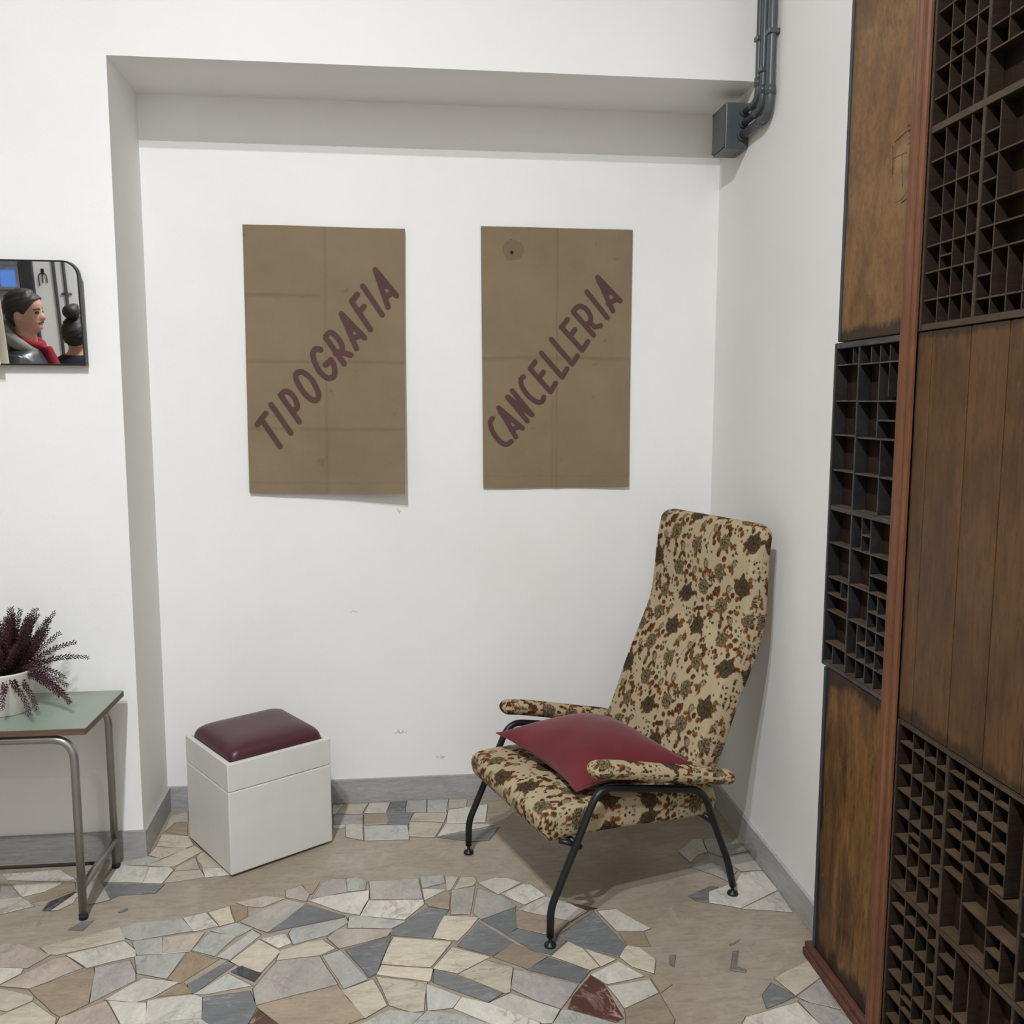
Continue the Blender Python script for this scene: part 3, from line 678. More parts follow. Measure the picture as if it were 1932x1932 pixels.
# ------------------------------------------------------------------ posters
def m_kraft(name, seed, cs, stain=False):
    t = NT(name); tc = t.n('UVMap'); uv = tc.outputs[0]; u, v, _ = t.sep(uv)
    vec = t.coord('Object', (1, 1, 1))
    n = t.noise(vec, 3.2, 5, .6, .4); fine = t.noise(t.coord('Object', (1, 1, 6)), 90, 2, .6)
    col = t.ramp(n, [(.3, lin((118, 104, 83))), (.7, lin((132, 116, 92)))])
    col = t.mix(t.math('MULTIPLY', fine, .25), col, lin((146, 128, 100)))
    wob = t.math('MULTIPLY', t.math('SUBTRACT', t.noise(vec, 7, 3), .5), .02)
    for (ax, pos, lo, hi, wd, am) in cs:
        p, q = (u, v) if ax == 'u' else (v, u)
        d = t.math('ABSOLUTE', t.math('SUBTRACT', t.math('ADD', p, wob), pos))
        line = t.math('SUBTRACT', 1.0, t.math('DIVIDE', d, wd), True)
        rng_ = t.math('MULTIPLY', t.math('GREATER_THAN', q, lo), t.math('LESS_THAN', q, hi))
        col = t.mix(t.math('MULTIPLY', t.math('MULTIPLY', line, rng_), t.math('MULTIPLY', t.noise(vec, 9, 3), am*1.25)), col, lin((92, 79, 62)))
    spot = t.ramp(t.noise(vec, 17, 2, .5), [(.70, 0.0), (.76, 1.0)])
    col = t.mix(t.math('MULTIPLY', spot, .35), col, lin((92, 76, 58)))
    if stain:
        du = t.math('DIVIDE', t.math('SUBTRACT', u, .21), .075); dv = t.math('DIVIDE', t.math('SUBTRACT', v, .915), .045)
        d = t.math('ADD', t.math('ADD', t.math('MULTIPLY', du, du), t.math('MULTIPLY', dv, dv)), t.math('MULTIPLY', t.noise(vec, 30, 3), 1.3))
        col = t.mix(t.math('MULTIPLY', t.math('LESS_THAN', d, 1.45), .5), col, lin((104, 88, 68)))
        d2 = t.math('ADD', t.math('POWER', t.math('MULTIPLY', t.math('SUBTRACT', u, .2), 90.0), 2.0), t.math('POWER', t.math('MULTIPLY', t.math('SUBTRACT', v, .905), 130.0), 2.0))
        col = t.mix(t.math('LESS_THAN', d2, 1.0), col, lin((50, 38, 30)))
    t.bump(t.math('ADD', t.noise(vec, 40, 4), t.math('MULTIPLY', fine, .4)), .25, .003)
    return t.fin(col, .85, 0, .15)
M['letter'] = m_plain('dark_maroon_ink', (82, 56, 54), .7, 0, .25, .08)
def px_wall(x, y): p = hit((x, y), 1, YB); return p.x, p.z
def poster(word, corners, off, strokes, zo, zs, halfw, mat, label):
    """corners TL TR BR BL in pixels; off(u,v) distance from the wall"""
    C = [Vector(px_wall(*c)) for c in corners]
    def P(u, v):      # v = 1 at the top
        a = C[3].lerp(C[2], u); b = C[0].lerp(C[1], u); return a.lerp(b, v)
    t = thing('fabric_poster', label, 'poster', (C[3].x, YB, C[3].y), 0, 'kraft posters in the niche')
    inv = Vector((-C[3].x, -YB, -C[3].y))
    nu, nv = 40, 60; V = []; F = []; UV = []
    for k, th_ in ((0, 0), (1, .0012)):
        for j in range(nv+1):
            for i in range(nu+1):
                u, v = i/nu, j/nv; p = P(u, v); V.append((p.x, YB-off(u, v)+th_, p.y)); UV.append((u, v))
    n = (nu+1)*(nv+1)
    for j in range(nv):
        for i in range(nu):
            a = j*(nu+1)+i; F.append((a, a+1, a+nu+2, a+nu+1)); F.append((n+a+nu+1, n+a+nu+2, n+a+1, n+a))
    o = pyd('sheet', V, F, mat, t, True); o.location = inv
    ul = o.data.uv_layers.new(name='UVMap')
    for lp in o.data.loops: ul.data[lp.index].uv = UV[lp.vertex_index]
    # lettering: round-ended brush strokes laid on the sheet
    def inv_uv(x, z):
        u, v = .5, .5
        for _ in range(6):
            p = P(u, v); e = Vector((x, z))-p
            du = (P(u+.01, v)-p)/.01; dv = (P(u, v+.01)-p)/.01; D = du.x*dv.y-du.y*dv.x
            u += (e.x*dv.y-e.y*dv.x)/D; v += (du.x*e.y-du.y*e.x)/D
        return u, v
    layer = 0
    for li, letter in enumerate(strokes):
        V, F = [], []
        for st in letter:
            pts = [Vector(px_wall(zo[0]+x/zs, zo[1]+y/zs)) for x, y in st]
            if len(pts) > 3: pts = [Vector((p.x, p.y)) for p in smooth_path([(p.x, p.y, 0) for p in pts], 5)]
            dense = [pts[0]]
            for a, b in zip(pts, pts[1:]):
                m = max(1, int((b-a).length/.02)); dense += [a.lerp(b, k/m) for k in range(1, m+1)]
            layer += 1; eps = .0012+.00004*(layer % 9)
            def add(p):
                u, v = inv_uv(p.x, p.y); V.append((p.x, YB-off(u, v)-eps, p.y)); return len(V)-1
            rows = []
            for k, p in enumerate(dense):
                d = (dense[min(k+1, len(dense)-1)]-dense[max(k-1, 0)]).normalized(); nn = Vector((-d.y, d.x))
                rows.append((add(p+nn*halfw), add(p-nn*halfw)))
            for a, b in zip(rows, rows[1:]): F.append((a[0], a[1], b[1], b[0]))
            for end, dirv in ((0, dense[0]-dense[1]), (-1, dense[-1]-dense[-2])):
                d = dirv.normalized(); nn = Vector((-d.y, d.x)); c = dense[end]
                arc = [add(c + (nn*math.cos(a)+d*math.sin(a))*halfw) for a in [math.pi*k/10 for k in range(11)]]
                F.append(tuple(arc))
        o = pyd('letter', V, F, M['letter'], t); o.location = inv
    return t
S1 = [[[(222, 1335), (275, 1265)], [(246, 1300), (365, 1472)]], [[(308, 1210), (432, 1387)]],
      [[(368, 1152), (484, 1316)], [(368, 1150), (398, 1126), (438, 1146), (466, 1192), (470, 1232), (440, 1248)]],
      [[(470, 1010), (505, 1006), (560, 1050), (602, 1130), (602, 1172), (570, 1182), (518, 1140), (475, 1075), (462, 1030), (470, 1010)]],
      [[(618, 866), (588, 862), (570, 888), (578, 935), (610, 1000), (655, 1040), (695, 1038), (708, 1005), (700, 960), (682, 930)], [(682, 932), (650, 962)]],
      [[(648, 788), (766, 955)], [(648, 786), (680, 758), (722, 790), (752, 840), (748, 880), (712, 892)], [(738, 880), (808, 900)]],
      [[(749, 642), (843, 860)], [(749, 642), (893, 792)], [(815, 800), (868, 775)], [(758, 668), (815, 740)]],
      [[(812, 566), (930, 740)], [(812, 564), (848, 520)], [(858, 632), (890, 596)]], [[(882, 468), (1003, 648)]],
      [[(960, 366), (1040, 600)], [(960, 366), (1092, 528)], [(1018, 540), (1066, 512)], [(968, 392), (1022, 470)]]]
S2 = [[[(202, 1343), (188, 1372), (203, 1428), (245, 1485), (290, 1512), (326, 1492)]],
      [[(243, 1275), (354, 1462)], [(243, 1275), (398, 1406)], [(325, 1418), (375, 1395)], [(254, 1302), (312, 1362)]],
      [[(300, 1205), (430, 1360)], [(303, 1205), (460, 1320)], [(331, 1163), (460, 1320)]],
      [[(406, 1072), (388, 1090), (396, 1138), (440, 1200), (492, 1236), (525, 1232), (536, 1205)]],
      [[(447, 1020), (580, 1170)], [(447, 1020), (480, 976)], [(506, 1082), (533, 1042)], [(580, 1170), (612, 1115)]],
      [[(520, 918), (655, 1075)], [(655, 1075), (686, 1020)]], [[(584, 830), (720, 990)], [(720, 990), (754, 936)]],
      [[(650, 750), (785, 900)], [(650, 750), (690, 701)], [(712, 802), (738, 766)], [(785, 900), (822, 844)]],
      [[(726, 650), (860, 803)], [(726, 648), (762, 616), (805, 628), (838, 676), (836, 718), (800, 735)], [(836, 722), (868, 752), (905, 740)]],
      [[(816, 522), (950, 690)]], [[(886, 426), (985, 645)], [(886, 426), (1032, 580)], [(955, 600), (1005, 570)], [(895, 455), (955, 530)]]]
def off1(u, v):
    return .005+.0025*math.sin(u*9+v*5)+.006*max(0, 1-v*1.6)**1*(1-u)*1.8 + .052*(max(0, 1-v)**1.6)*(u**2.2) + .012*(1-v)**2*(1-abs(2*u-1)) + .006*u
def off2(u, v):
    return .005+.0015*math.sin(u*8+v*6)+.006*(1-v)**2*(1-.7*(1-abs(2*u-1)))+.004*u+.004*math.exp(-((u-.5)/.03)**2)*(1-v)
poster('T', [(457.5, 423.5), (764, 433), (764, 929.5), (472, 929.5)], off1, S1, (420, 400), 3.33, .0106,
       m_kraft('kraft_cloth_a', 1, [('u', .5, 0, 1, .018, .35), ('v', .745, 0, .47, .012, .6), ('v', .50, 0, 1, .010, .55), ('v', .245, 0, 1, .012, .4), ('v', .04, 0, 1, .006, .25)]),
       'brown kraft poster lettered TIPOGRAFIA, its lower corner curling off the wall')
poster('C', [(907, 427), (1192.5, 434.5), (1184.5, 918), (911.5, 920.5)], off2, S2, (870, 400), 3.45, .0098,
       m_kraft('kraft_cloth_b', 2, [('u', .5, 0, 1, .010, .5), ('v', .505, 0, 1, .012, .5), ('u', .47, 0, .35, .012, .35), ('v', .045, 0, 1, .006, .2)], True),
       'brown kraft poster lettered CANCELLERIA, with a stain near its top')

# ------------------------------------------------------------------ mirror on the left wall
M['glass'] = NT('mirror_glass').fin((.9, .91, .9), .01, 1)
M['frame'] = m_plain('thin_black_metal_frame', (34, 34, 35), .4, .4)
MW, MH, TILT = .60, .335, math.radians(5.0)
mir = thing('wall_mirror', 'wall mirror with rounded top corner and thin black frame', 'mirror', (-1.069-MW/2, YF-.024, 1.722))
mir.rotation_euler = (TILT, 0, 0)
def mirror_outline(inset, rt=.05):
    hw = MW/2-inset; h0, h1 = inset, MH-inset; pts = [(-hw, h0), (hw, h0)]
    r = rt-inset
    for k in range(9): a = math.pi/2*k/8; pts.append((hw-r+r*math.cos(a), h1-r+r*math.sin(a)))
    for k in range(9): a = math.pi/2+math.pi/2*k/8; pts.append((-hw+r+r*math.cos(a), h1-r+r*math.sin(a)))
    return pts
q = mirror_outline(.004); n = len(q)
pyd('glass', [(x, -.004, z) for x, z in q], [tuple(range(n))], M['glass'], mir)
q = mirror_outline(.0); qi = mirror_outline(.005)
V = [(x, -.008, z) for x, z in q]+[(x, -.008, z) for x, z in qi]+[(x, .018, z) for x, z in q]+[(x, -.0035, z) for x, z in qi]
F = []
for k in range(n):
    j = (k+1) % n; F += [(k, j, n+j, n+k), (k, 2*n+k, 2*n+j, j), (n+k, n+j, 3*n+j, 3*n+k)]
F.append(tuple(range(2*n, 3*n))[::-1])
pyd('frame', V, F, M['frame'], mir)
sh = thing('paper_sheet', 'cream paper sheet hung over the left end of the mirror', 'paper', (-1.46, YF-.062, 1.722))
pyd('sheet', [(-.12, 0, .0), (.137, 0, .0), (.137-.012, -.024, .338), (-.12, -.024, .338), (-.12, .002, .0), (.137, .002, .0), (.137-.012, -.022, .338), (-.12, -.022, .338)],
    [(0, 1, 2, 3), (7, 6, 5, 4), (0, 4, 5, 1), (1, 5, 6, 2), (2, 6, 7, 3), (3, 7, 4, 0)], m_plain('cream_paper', (236, 226, 206), .8, var=.03), sh)
box('clip', (-.02, -.032, .334), (.122, .02, .345), M['frame'], sh, .002)

# ------------------------------------------------------------------ table
M['formica'] = m_plain('mint_green_laminate', (132, 145, 131), .32, 0, .5, .06)
M['edge'] = m_wood('raw_plywood_edge', (92, 74, 58), (118, 98, 78), (62, 48, 38), (2, 20, 40), .3, .5)
M['steel'] = m_plain('brushed_steel_tube', (150, 148, 144), .34, .8, .5, .1)
M['rubber'] = m_plain('black_rubber_cap', (26, 26, 26), .7)
TX1, TX0, TY0, TY1, TZ = -.995, -1.98, 2.792, 3.162, .622
tb = thing('side_table', 'low table with mint green laminate top and steel tube legs', 'table', (-1.49, 2.977, 0))
def loc(x, y, z): return (x+1.49, y-2.977, z)
o = box('tabletop', loc(TX0, TY0, TZ-.022), loc(TX1, TY1, TZ-.002), M['edge'], tb, .002)
box('laminate', loc(TX0+.001, TY0+.001, TZ-.002), loc(TX1-.001, TY1-.001, TZ), M['formica'], o, 0)
LX1, LX0 = -1.04, -1.935
for y in (2.812, 3.130):
    o = tube('leg_frame', [Vector(loc(*p)) for p in fillet([(LX0, y, .012), (LX0, y, .583), (LX1, y, .583), (LX1, y, .012)], [.07, .07], 8)], .0125, M['steel'], tb, 14)
    for x in (LX0, LX1):
        tube('foot_cap', [Vector(loc(x, y, 0.0005)), Vector(loc(x, y, .016))], .0135, M['rubber'], o, 14)
for x in (LX0, LX1):
    tube('side_rail', [Vector(loc(x, 2.812, .10)), Vector(loc(x, 3.130, .10))], .0125, M['steel'], tb, 14)
tube('stretcher', [Vector(loc(LX0, 2.985, .092)), Vector(loc(LX1, 2.985, .092))], .006, M['rubber'], tb, 8)

# ------------------------------------------------------------------ potted heather
pot = thing('potted_heather', 'purple heather in a white ceramic pot on the mint table', 'plant', (-1.303, 2.985, TZ))
M['ceramic'] = m_plain('white_glazed_ceramic', (214, 211, 204), .35, var=.03)
lathe('pot', [(.070, 0), (.074, .003), (.088, .13), (.090, .134), (.086, .136), (.083, .128), (.072, .09)], M['ceramic'], pot, 40)
lathe('soil', [(.060, .08), (.082, .112), (.05, .118), (.001, .118)], m_plain('dark_soil', (40, 30, 26), .9), pot, 24)
M['bud'] = m_plain('heather_bud', (78, 46, 58), .8, 0, .2, .45); M['bud2'] = m_plain('heather_bud_dark', (54, 33, 43), .8, 0, .2, .35)
M['stem'] = m_plain('heather_stem', (72, 66, 50), .8, 0, .2, .3)
def sprig(az, el, L, droop, mat, r0=.05):
    d = Vector((math.cos(az)*math.cos(el), math.sin(az)*math.cos(el), math.sin(el)))
    p = Vector((math.cos(az)*r0*random.random(), math.sin(az)*r0*random.random(), .118)); pts = [p.copy()]
    nseg = 14
    for k in range(nseg):
        d = (d + Vector((random.uniform(-.06, .06), random.uniform(-.06, .06), -droop/nseg))).normalized(); p = p + d*(L/nseg); pts.append(p.copy())
    V, F = tube_geo(pts, [.0016*(1-.6*i/nseg) for i in range(nseg+1)], 4); mi = [0]*len(F)
    nb = int(L/.0022)
    for k in range(nb):
        t = .22+.78*k/nb; i = min(nseg-1, int(t*nseg)); c = pts[i].lerp(pts[i+1], t*nseg-i); tg = (pts[i+1]-pts[i]).normalized()
        a = k*2.4; o1 = tg.orthogonal().normalized(); o2 = tg.cross(o1); out = (o1*math.cos(a)+o2*math.sin(a))
        rr = (.0062*(1-.5*t))*random.uniform(.8, 1.25); c2 = c+out*(rr+.0012); ax = (out+tg*.9).normalized(); b1 = ax.orthogonal().normalized(); b2 = ax.cross(b1)
        n0 = len(V)
        V += [c2-ax*rr*.9, c2+b1*rr*.62, c2+(-.5*b1+.87*b2)*rr*.62, c2+(-.5*b1-.87*b2)*rr*.62, c2+ax*rr*1.5]
        for q, s in ((1, 2), (2, 3), (3, 1)): F += [(n0, n0+s, n0+q), (n0+4, n0+q, n0+s)]; mi += [1, 1]
    o = pyd('sprig', V, F, [M['stem'], mat], pot)
    o.data.polygons.foreach_set('material_index', mi)
for k in range(105):
    az = random.uniform(0, 2*math.pi); el = math.radians(random.choice((84, 78, 72, 66, 60, 52, 44)) + random.uniform(-5, 5))
    sprig(az, el, random.uniform(.12, .225), random.uniform(.02, .22), M['bud'] if k % 3 else M['bud2'])
for az, el, L, dr in ((-.35, .25, .2, 1.3), (-.2, .35, .2, 1.5), (.15, .3, .19, 1.2), (-.7, .15, .17, 1.7), (-1.2, .1, .13, 1.8), (-1.6, .1, .12, 1.9), (-.5, .45, .22, 1.7), (-2.2, .1, .13, 1.8), (.1, .6, .22, .9), (-.1, .75, .23, .5), (-.3, .55, .22, 1.0), (-.9, .3, .18, 1.8)):
    sprig(az, el, L, dr, M['bud'], .075)

# ------------------------------------------------------------------ cube stool
M['white_lacquer'] = m_plain('white_lacquered_board', (206, 205, 200), .45, var=.02)
M['vinyl'] = m_plain('burgundy_vinyl', (70, 34, 43), .38, 0, .45, .06, .08, 300)
A, B_, HST = .388, .370, .397
st = thing('storage_stool', 'white cube storage stool with burgundy vinyl seat pad', 'stool', (-.629, 3.0145, 0), .6)
def rrect(a, b, inset, r, z, n=6):
    pts = []
    for cx, cy, a0 in ((a-inset-r, inset+r, -90), (a-inset-r, b-inset-r, 0), (inset+r, b-inset-r, 90), (inset+r, inset+r, 180)):
        for k in range(n+1):
            t = math.radians(a0+90*k/n); pts.append((cx+r*math.cos(t), cy+r*math.sin(t), z))
    return pts
box('body', (0, 0, .007), (A, B_, .2985), M['white_lacquer'], st, .004, 2)
rings = [rrect(A, B_, .0015, .004, .3005), rrect(A, B_, 0, .004, .303), rrect(A, B_, 0, .004, HST-.002), rrect(A, B_, .0015, .004, HST), rrect(A, B_, .0165, .006, HST), rrect(A, B_, .018, .006, HST-.002), rrect(A, B_, .018, .006, .34)]
V = sum(rings, []); n = len(rings[0]); F = []
for i in range(len(rings)-1):
    for k in range(n): F.append((i*n+k, i*n+(k+1) % n, (i+1)*n+(k+1) % n, (i+1)*n+k))
F.append(tuple(range(n))[::-1]); F.append(tuple(range((len(rings)-1)*n, len(rings)*n)))
pyd('lid_frame', V, F, M['white_lacquer'], st)
rings = []
for k in range(13):
    t = k/12; a = t*math.pi/2; rings.append(rrect(A, B_, .0185+.11*(1-math.cos(a))**1.5+.003*t, .020+.03*t, HST-.012+.066*math.sin(a)**.85 if k else HST-.05))
V = sum(rings, []); F = []
for i in range(len(rings)-1):
    for k in range(n): F.append((i*n+k, i*n+(k+1) % n, (i+1)*n+(k+1) % n, (i+1)*n+k))
F.append(tuple(range(12*n, 13*n)))
o = pyd('seat_pad', V, F, M['vinyl'], st, True)
for x, y in ((.04, .03), (A-.04, .03), (.04, B_-.03), (A-.04, B_-.03)):
    lathe('foot', [(.009, 0), (.011, .002), (.011, .0075)], m_plain('pale_plastic_foot', (200, 192, 178), .5), st, 14, (x, y, 0))

# ------------------------------------------------------------------ floral upholstery drawn as a repeating cloth print (vertex colours)
TWm, THm, RES = .30, .43, .0012
PW, PH = int(TWm/RES), int(THm/RES)
GX, GY = np.meshgrid((np.arange(PW)+.5)*RES, (np.arange(PH)+.5)*RES)
IMG = np.zeros((PH, PW, 3)); IMG[:] = (178, 162, 131)
def wrap(cx, cy):
    return (GX-cx+TWm/2) % TWm-TWm/2, (GY-cy+THm/2) % THm-THm/2
def paint(mask, col):
    IMG[mask] = col if isinstance(col, tuple) else col[mask]
def rot(cx, cy, ang):
    x, y = wrap(cx, cy); c, s = math.cos(ang), math.sin(ang); return x*c+y*s, -x*s+y*c
RUST = [(138, 84, 44), (116, 70, 38), (146, 96, 54), (98, 62, 38)]; DK = [(56, 44, 31), (70, 57, 40), (44, 34, 24)]
def leafp(cx, cy, L, wd, ang, col):
    a, b = rot(cx, cy, ang); t = np.clip(a/L, 0, 1); m = (a > 0) & (a < L) & (np.abs(b) < wd*np.sin(np.pi*t)**.75)
    sh = np.where(b > 0, 1.0, .78)*(1-.12*np.abs(np.sin(a*420+np.abs(b)*300)))
    paint(m, np.clip(np.array(col)[None, None, :]*sh[..., None], 0, 255))
    paint(m & (np.abs(b) < .0007), tuple(int(c*.5) for c in col))
def rose(cx, cy, r, dark):
    ph = random.uniform(0, 6)
    for k in range(6):
        ang = ph+k*1.05; leafp(cx+math.cos(ang)*r*.7, cy+math.sin(ang)*r*.7, r*random.uniform(.6, .95), r*.24, ang+random.uniform(-.5, .5), random.choice(RUST)) if random.random() < .6 else None
    lo, hi = np.array((50, 41, 29) if dark else (74, 62, 43)), np.array((98, 84, 60) if dark else (152, 136, 102))
    x, y = wrap(cx, cy); paint(np.hypot(x, y) < r*.55, tuple(int(q) for q in lo))
    for ring_, cnt, pr in ((.68, 8, .34), (.42, 6, .30), (.16, 3, .26)):
        for k in range(cnt):
            a_ = ph+ring_*7+k*2*math.pi/cnt+random.uniform(-.2, .2); ox, oy = cx+math.cos(a_)*r*ring_, cy+math.sin(a_)*r*ring_
            a, b = rot(ox, oy, a_); pr_ = pr*r*random.uniform(.85, 1.15); d = np.sqrt((a/pr_)**2+(b/(pr_*1.15))**2)
            f = np.clip(.45+.55*a/pr_+.12*np.sin(b*900), 0, 1)*random.uniform(.75, 1.1)
            paint(d < 1, np.clip(lo+(hi-lo)*f[..., None], 0, 255)); paint((d < 1) & (d > .84), DK[2])
    paint(np.hypot(x, y) < r*.1, DK[2])
def tulip(cx, cy, r, ang):
    a, b = rot(cx, cy, ang); m = (a/r)**2+(b/(.72*r))**2 < 1; e = (a/(r*.86))**2+(b/(.58*r))**2 > 1
    paint(m, (150, 136, 104)); paint(m & e, DK[0]); paint(m & (np.abs(b-.25*r*np.cos(a/r*2)) < .0009), DK[0]); paint(m & (np.abs(b+.3*r*np.cos(a/r*1.6)) < .0009), DK[0]); paint(m & (b < -.45*r) & ~e, (112, 96, 70))
def blossom(cx, cy, r, col):
    for k in range(5):
        a = k*1.257+.3; x, y = wrap(cx+math.cos(a)*r*.6, cy+math.sin(a)*r*.6); paint(np.hypot(x, y) < r*.42, col)
    x, y = wrap(cx, cy); paint(np.hypot(x, y) < r*.25, (150, 130, 90))
def cluster(cx, cy):
    for k in range(random.randint(6, 9)):
        blossom(cx+random.uniform(-.017, .017), cy+random.uniform(-.02, .02), random.uniform(.0035, .006), random.choice(DK))
def stemp(x0, y0, x1, y1, bend):
    for k in range(46):
        t = k/45; nx, ny = -(y1-y0), (x1-x0); s = bend*math.sin(math.pi*t)
        x, y = wrap(x0+(x1-x0)*t+nx*s, y0+(y1-y0)*t+ny*s); paint(np.hypot(x, y) < .0011, DK[0])
random.seed(23)
roses = [(.05, .06, .033, 1), (.185, .045, .027, 0), (.115, .145, .029, 0), (.25, .165, .035, 1), (.03, .235, .027, 0), (.160, .265, .030, 0), (.262, .315, .028, 0), (.075, .345, .034, 1), (.190, .378, .027, 0)]
tul = [(.245, .085, .017, 1.2), (.022, .148, .016, 2.0), (.105, .218, .017, 1.5), (.222, .245, .016, .9), (.01, .31, .015, 1.6), (.135, .328, .016, 1.9), (.265, .395, .017, 1.3), (.122, .415, .015, 2.2)]
for (a, b, c_, d_) in tul:
    r0 = min(roses, key=lambda q: abs(q[0]-a)+abs(q[1]-b)); stemp(a, b, r0[0], r0[1], random.uniform(-.25, .25))
    stemp(a, b, a+random.uniform(-.03, .03), b-.045, random.uniform(-.2, .2))
for (a, b) in ((.14, .092), (.287, .02), (.06, .19), (.2, .115), (.195, .208), (.085, .278), (.01, .37), (.222, .35), (.125, .012), (.02, .415), (.292, .24), (.29, .115)): cluster(a, b)
for k in range(64):
    q = random.choice(roses); an = random.uniform(0, 6.28); d_ = q[2]*random.uniform(.9, 1.9)
    leafp(q[0]+math.cos(an)*d_, q[1]+math.sin(an)*d_, random.uniform(.019, .028), random.uniform(.0075, .0105), an+random.uniform(-1.2, 1.2), random.choice(RUST))
for q in roses: rose(*q)
for a, b, r_, an in tul:
    for k in (-1, 1): leafp(a-math.cos(an)*r_, b-math.sin(an)*r_, .027, .0075, an+math.pi+k*.8, random.choice(RUST))
    tulip(a, b, r_, an)
for k in range(22): blossom(random.uniform(0, TWm), random.uniform(0, THm), random.uniform(.004, .006), random.choice(DK+RUST))
LIN = np.where(IMG/255 <= .04045, IMG/255/12.92, ((IMG/255+.055)/1.055)**2.4)
def cloth(fx, fy):
    """colour of the print at cloth coordinates (metres)"""
    col = np.floor(fx/TWm).astype(int); yy = fy+(col % 2)*THm*.5
    i = np.clip(((fx/TWm) % 1)*PW, 0, PW-1).astype(int); j = np.clip(((yy/THm) % 1)*PH, 0, PH-1).astype(int)
    return LIN[j, i]
t = NT('floral_upholstery'); at = t.n('Attribute'); at.attribute_name = 'print'
v = t.coord(); t.bump(t.noise(v, 900, 2), .15, .001)
col = t.mix(t.math('MULTIPLY', t.noise(v, 500, 2), .25), at.outputs['Color'], (.02, .015, .01))
M['floral'] = t.fin(col, .9, 0, .1)

def slab(name, path, v0, v1, h, rs, rv, mat, parent, step=.0024, rc=.02, fo=(0, 0), bulge=0, dimples=(), nb=12, printed=True, hfun=None):
    """padded slab: mid-surface follows path (u,z) and spans v0..v1; rounded rims"""
    p = np.array([(q.x, q.y) for q in smooth_path([(a, b, 0) for a, b in path], 40)])
    sl = np.concatenate([[0], np.cumsum(np.hypot(*np.diff(p, axis=0).T))]); L = sl[-1]
    def grid(length, r0, r1):
        th = np.linspace(0, math.pi/2, nb+1)
        a = r0*(1-np.cos(th)); b = length-(r1*(1-np.cos(th)))[::-1]
        m = max(2, int((length-r0-r1)/step)); mid = np.linspace(r0, length-r1, m+1)[1:-1]
        e = np.concatenate([np.sin(th), np.ones(len(mid)), np.sin(th)[::-1]])
        return np.concatenate([a, mid, b]), e
    sg, es = grid(L, *rs); W_ = v1-v0; vg, ev = grid(W_, rv, rv)
    U = np.interp(sg, sl, p[:, 0]); Zm = np.interp(sg, sl, p[:, 1])
    dU = np.interp(sg+.004, sl, p[:, 0])-np.interp(sg-.004, sl, p[:, 0]); dZ = np.interp(sg+.004, sl, p[:, 1])-np.interp(sg-.004, sl, p[:, 1])
    k = np.hypot(dU, dZ); nU, nZ = -dZ/k, dU/k
    ds = np.minimum(sg, L-sg); ins = np.where(ds < rc, rc-np.sqrt(np.maximum(0, rc*rc-(rc-ds)**2)), 0)
    vh = W_/2-ins
    vv = (vg[None, :]-W_/2)/(W_/2)*vh[:, None]+(v0+v1)/2
    E_ = es[:, None]*ev[None, :]
    hh = h(sg/L)[:, None] if callable(h) else h
    fs = sg[:, None]+0*vv; fv = vv.copy()
    side = (1-ev)[None, :]*hh*np.sign(vg-W_/2)[None, :]; fv = fv+side
    fs = fs+((1-es)*np.sign(sg-L/2))[:, None]*hh
    top = hh*E_ + bulge*np.sin(np.pi*np.clip(sg/L, 0, 1))[:, None]**.7*np.sin(np.pi*vg/W_)[None, :]**.7*E_
    if hfun is not None: top = top+hfun(sg[:, None]/L, vg[None, :]/W_)*E_
    for (s_, v_, dep, sig) in dimples: top = top-dep*np.exp(-(((sg[:, None]-s_)**2+(vv-v_)**2)/sig**2))
    n, m = E_.shape
    A_ = np.stack([U[:, None]+nU[:, None]*top, vv, Zm[:, None]+nZ[:, None]*top], -1).reshape(-1, 3)
    B2 = np.stack([U[:, None]-nU[:, None]*hh*E_, vv, Zm[:, None]-nZ[:, None]*hh*E_], -1).reshape(-1, 3)
    ii, jj = np.meshgrid(np.arange(n-1), np.arange(m-1), indexing='ij'); a = (ii*m+jj).ravel()
    f1 = np.stack([a, a+m, a+m+1, a+1], 1); f2 = np.stack([a, a+1, a+m+1, a+m], 1)+n*m
    V = np.concatenate([A_, B2]); F = np.concatenate([f1, f2])
    me = bpy.data.meshes.new(name); me.vertices.add(len(V)); me.vertices.foreach_set('co', V.ravel())
    me.loops.add(F.size); me.loops.foreach_set('vertex_index', F.ravel().astype(np.int32))
    me.polygons.add(len(F)); me.polygons.foreach_set('loop_start', np.arange(0, F.size, 4, dtype=np.int32)); me.polygons.foreach_set('loop_total', np.full(len(F), 4, dtype=np.int32))
    me.update(calc_edges=True)
    o = link(name, me, mat, parent, True)
    if printed:
        c1 = cloth((fv+fo[0]).ravel(), (fs+fo[1]).ravel()); c2 = cloth((fv+fo[0]+.017).ravel(), (fs+fo[1]).ravel())
        at = me.color_attributes.new('print', 'FLOAT_COLOR', 'POINT'); C_ = np.ones((len(V), 4)); C_[:, :3] = np.concatenate([c1, c2])
        at.data.foreach_set('color', C_.ravel())
    return o

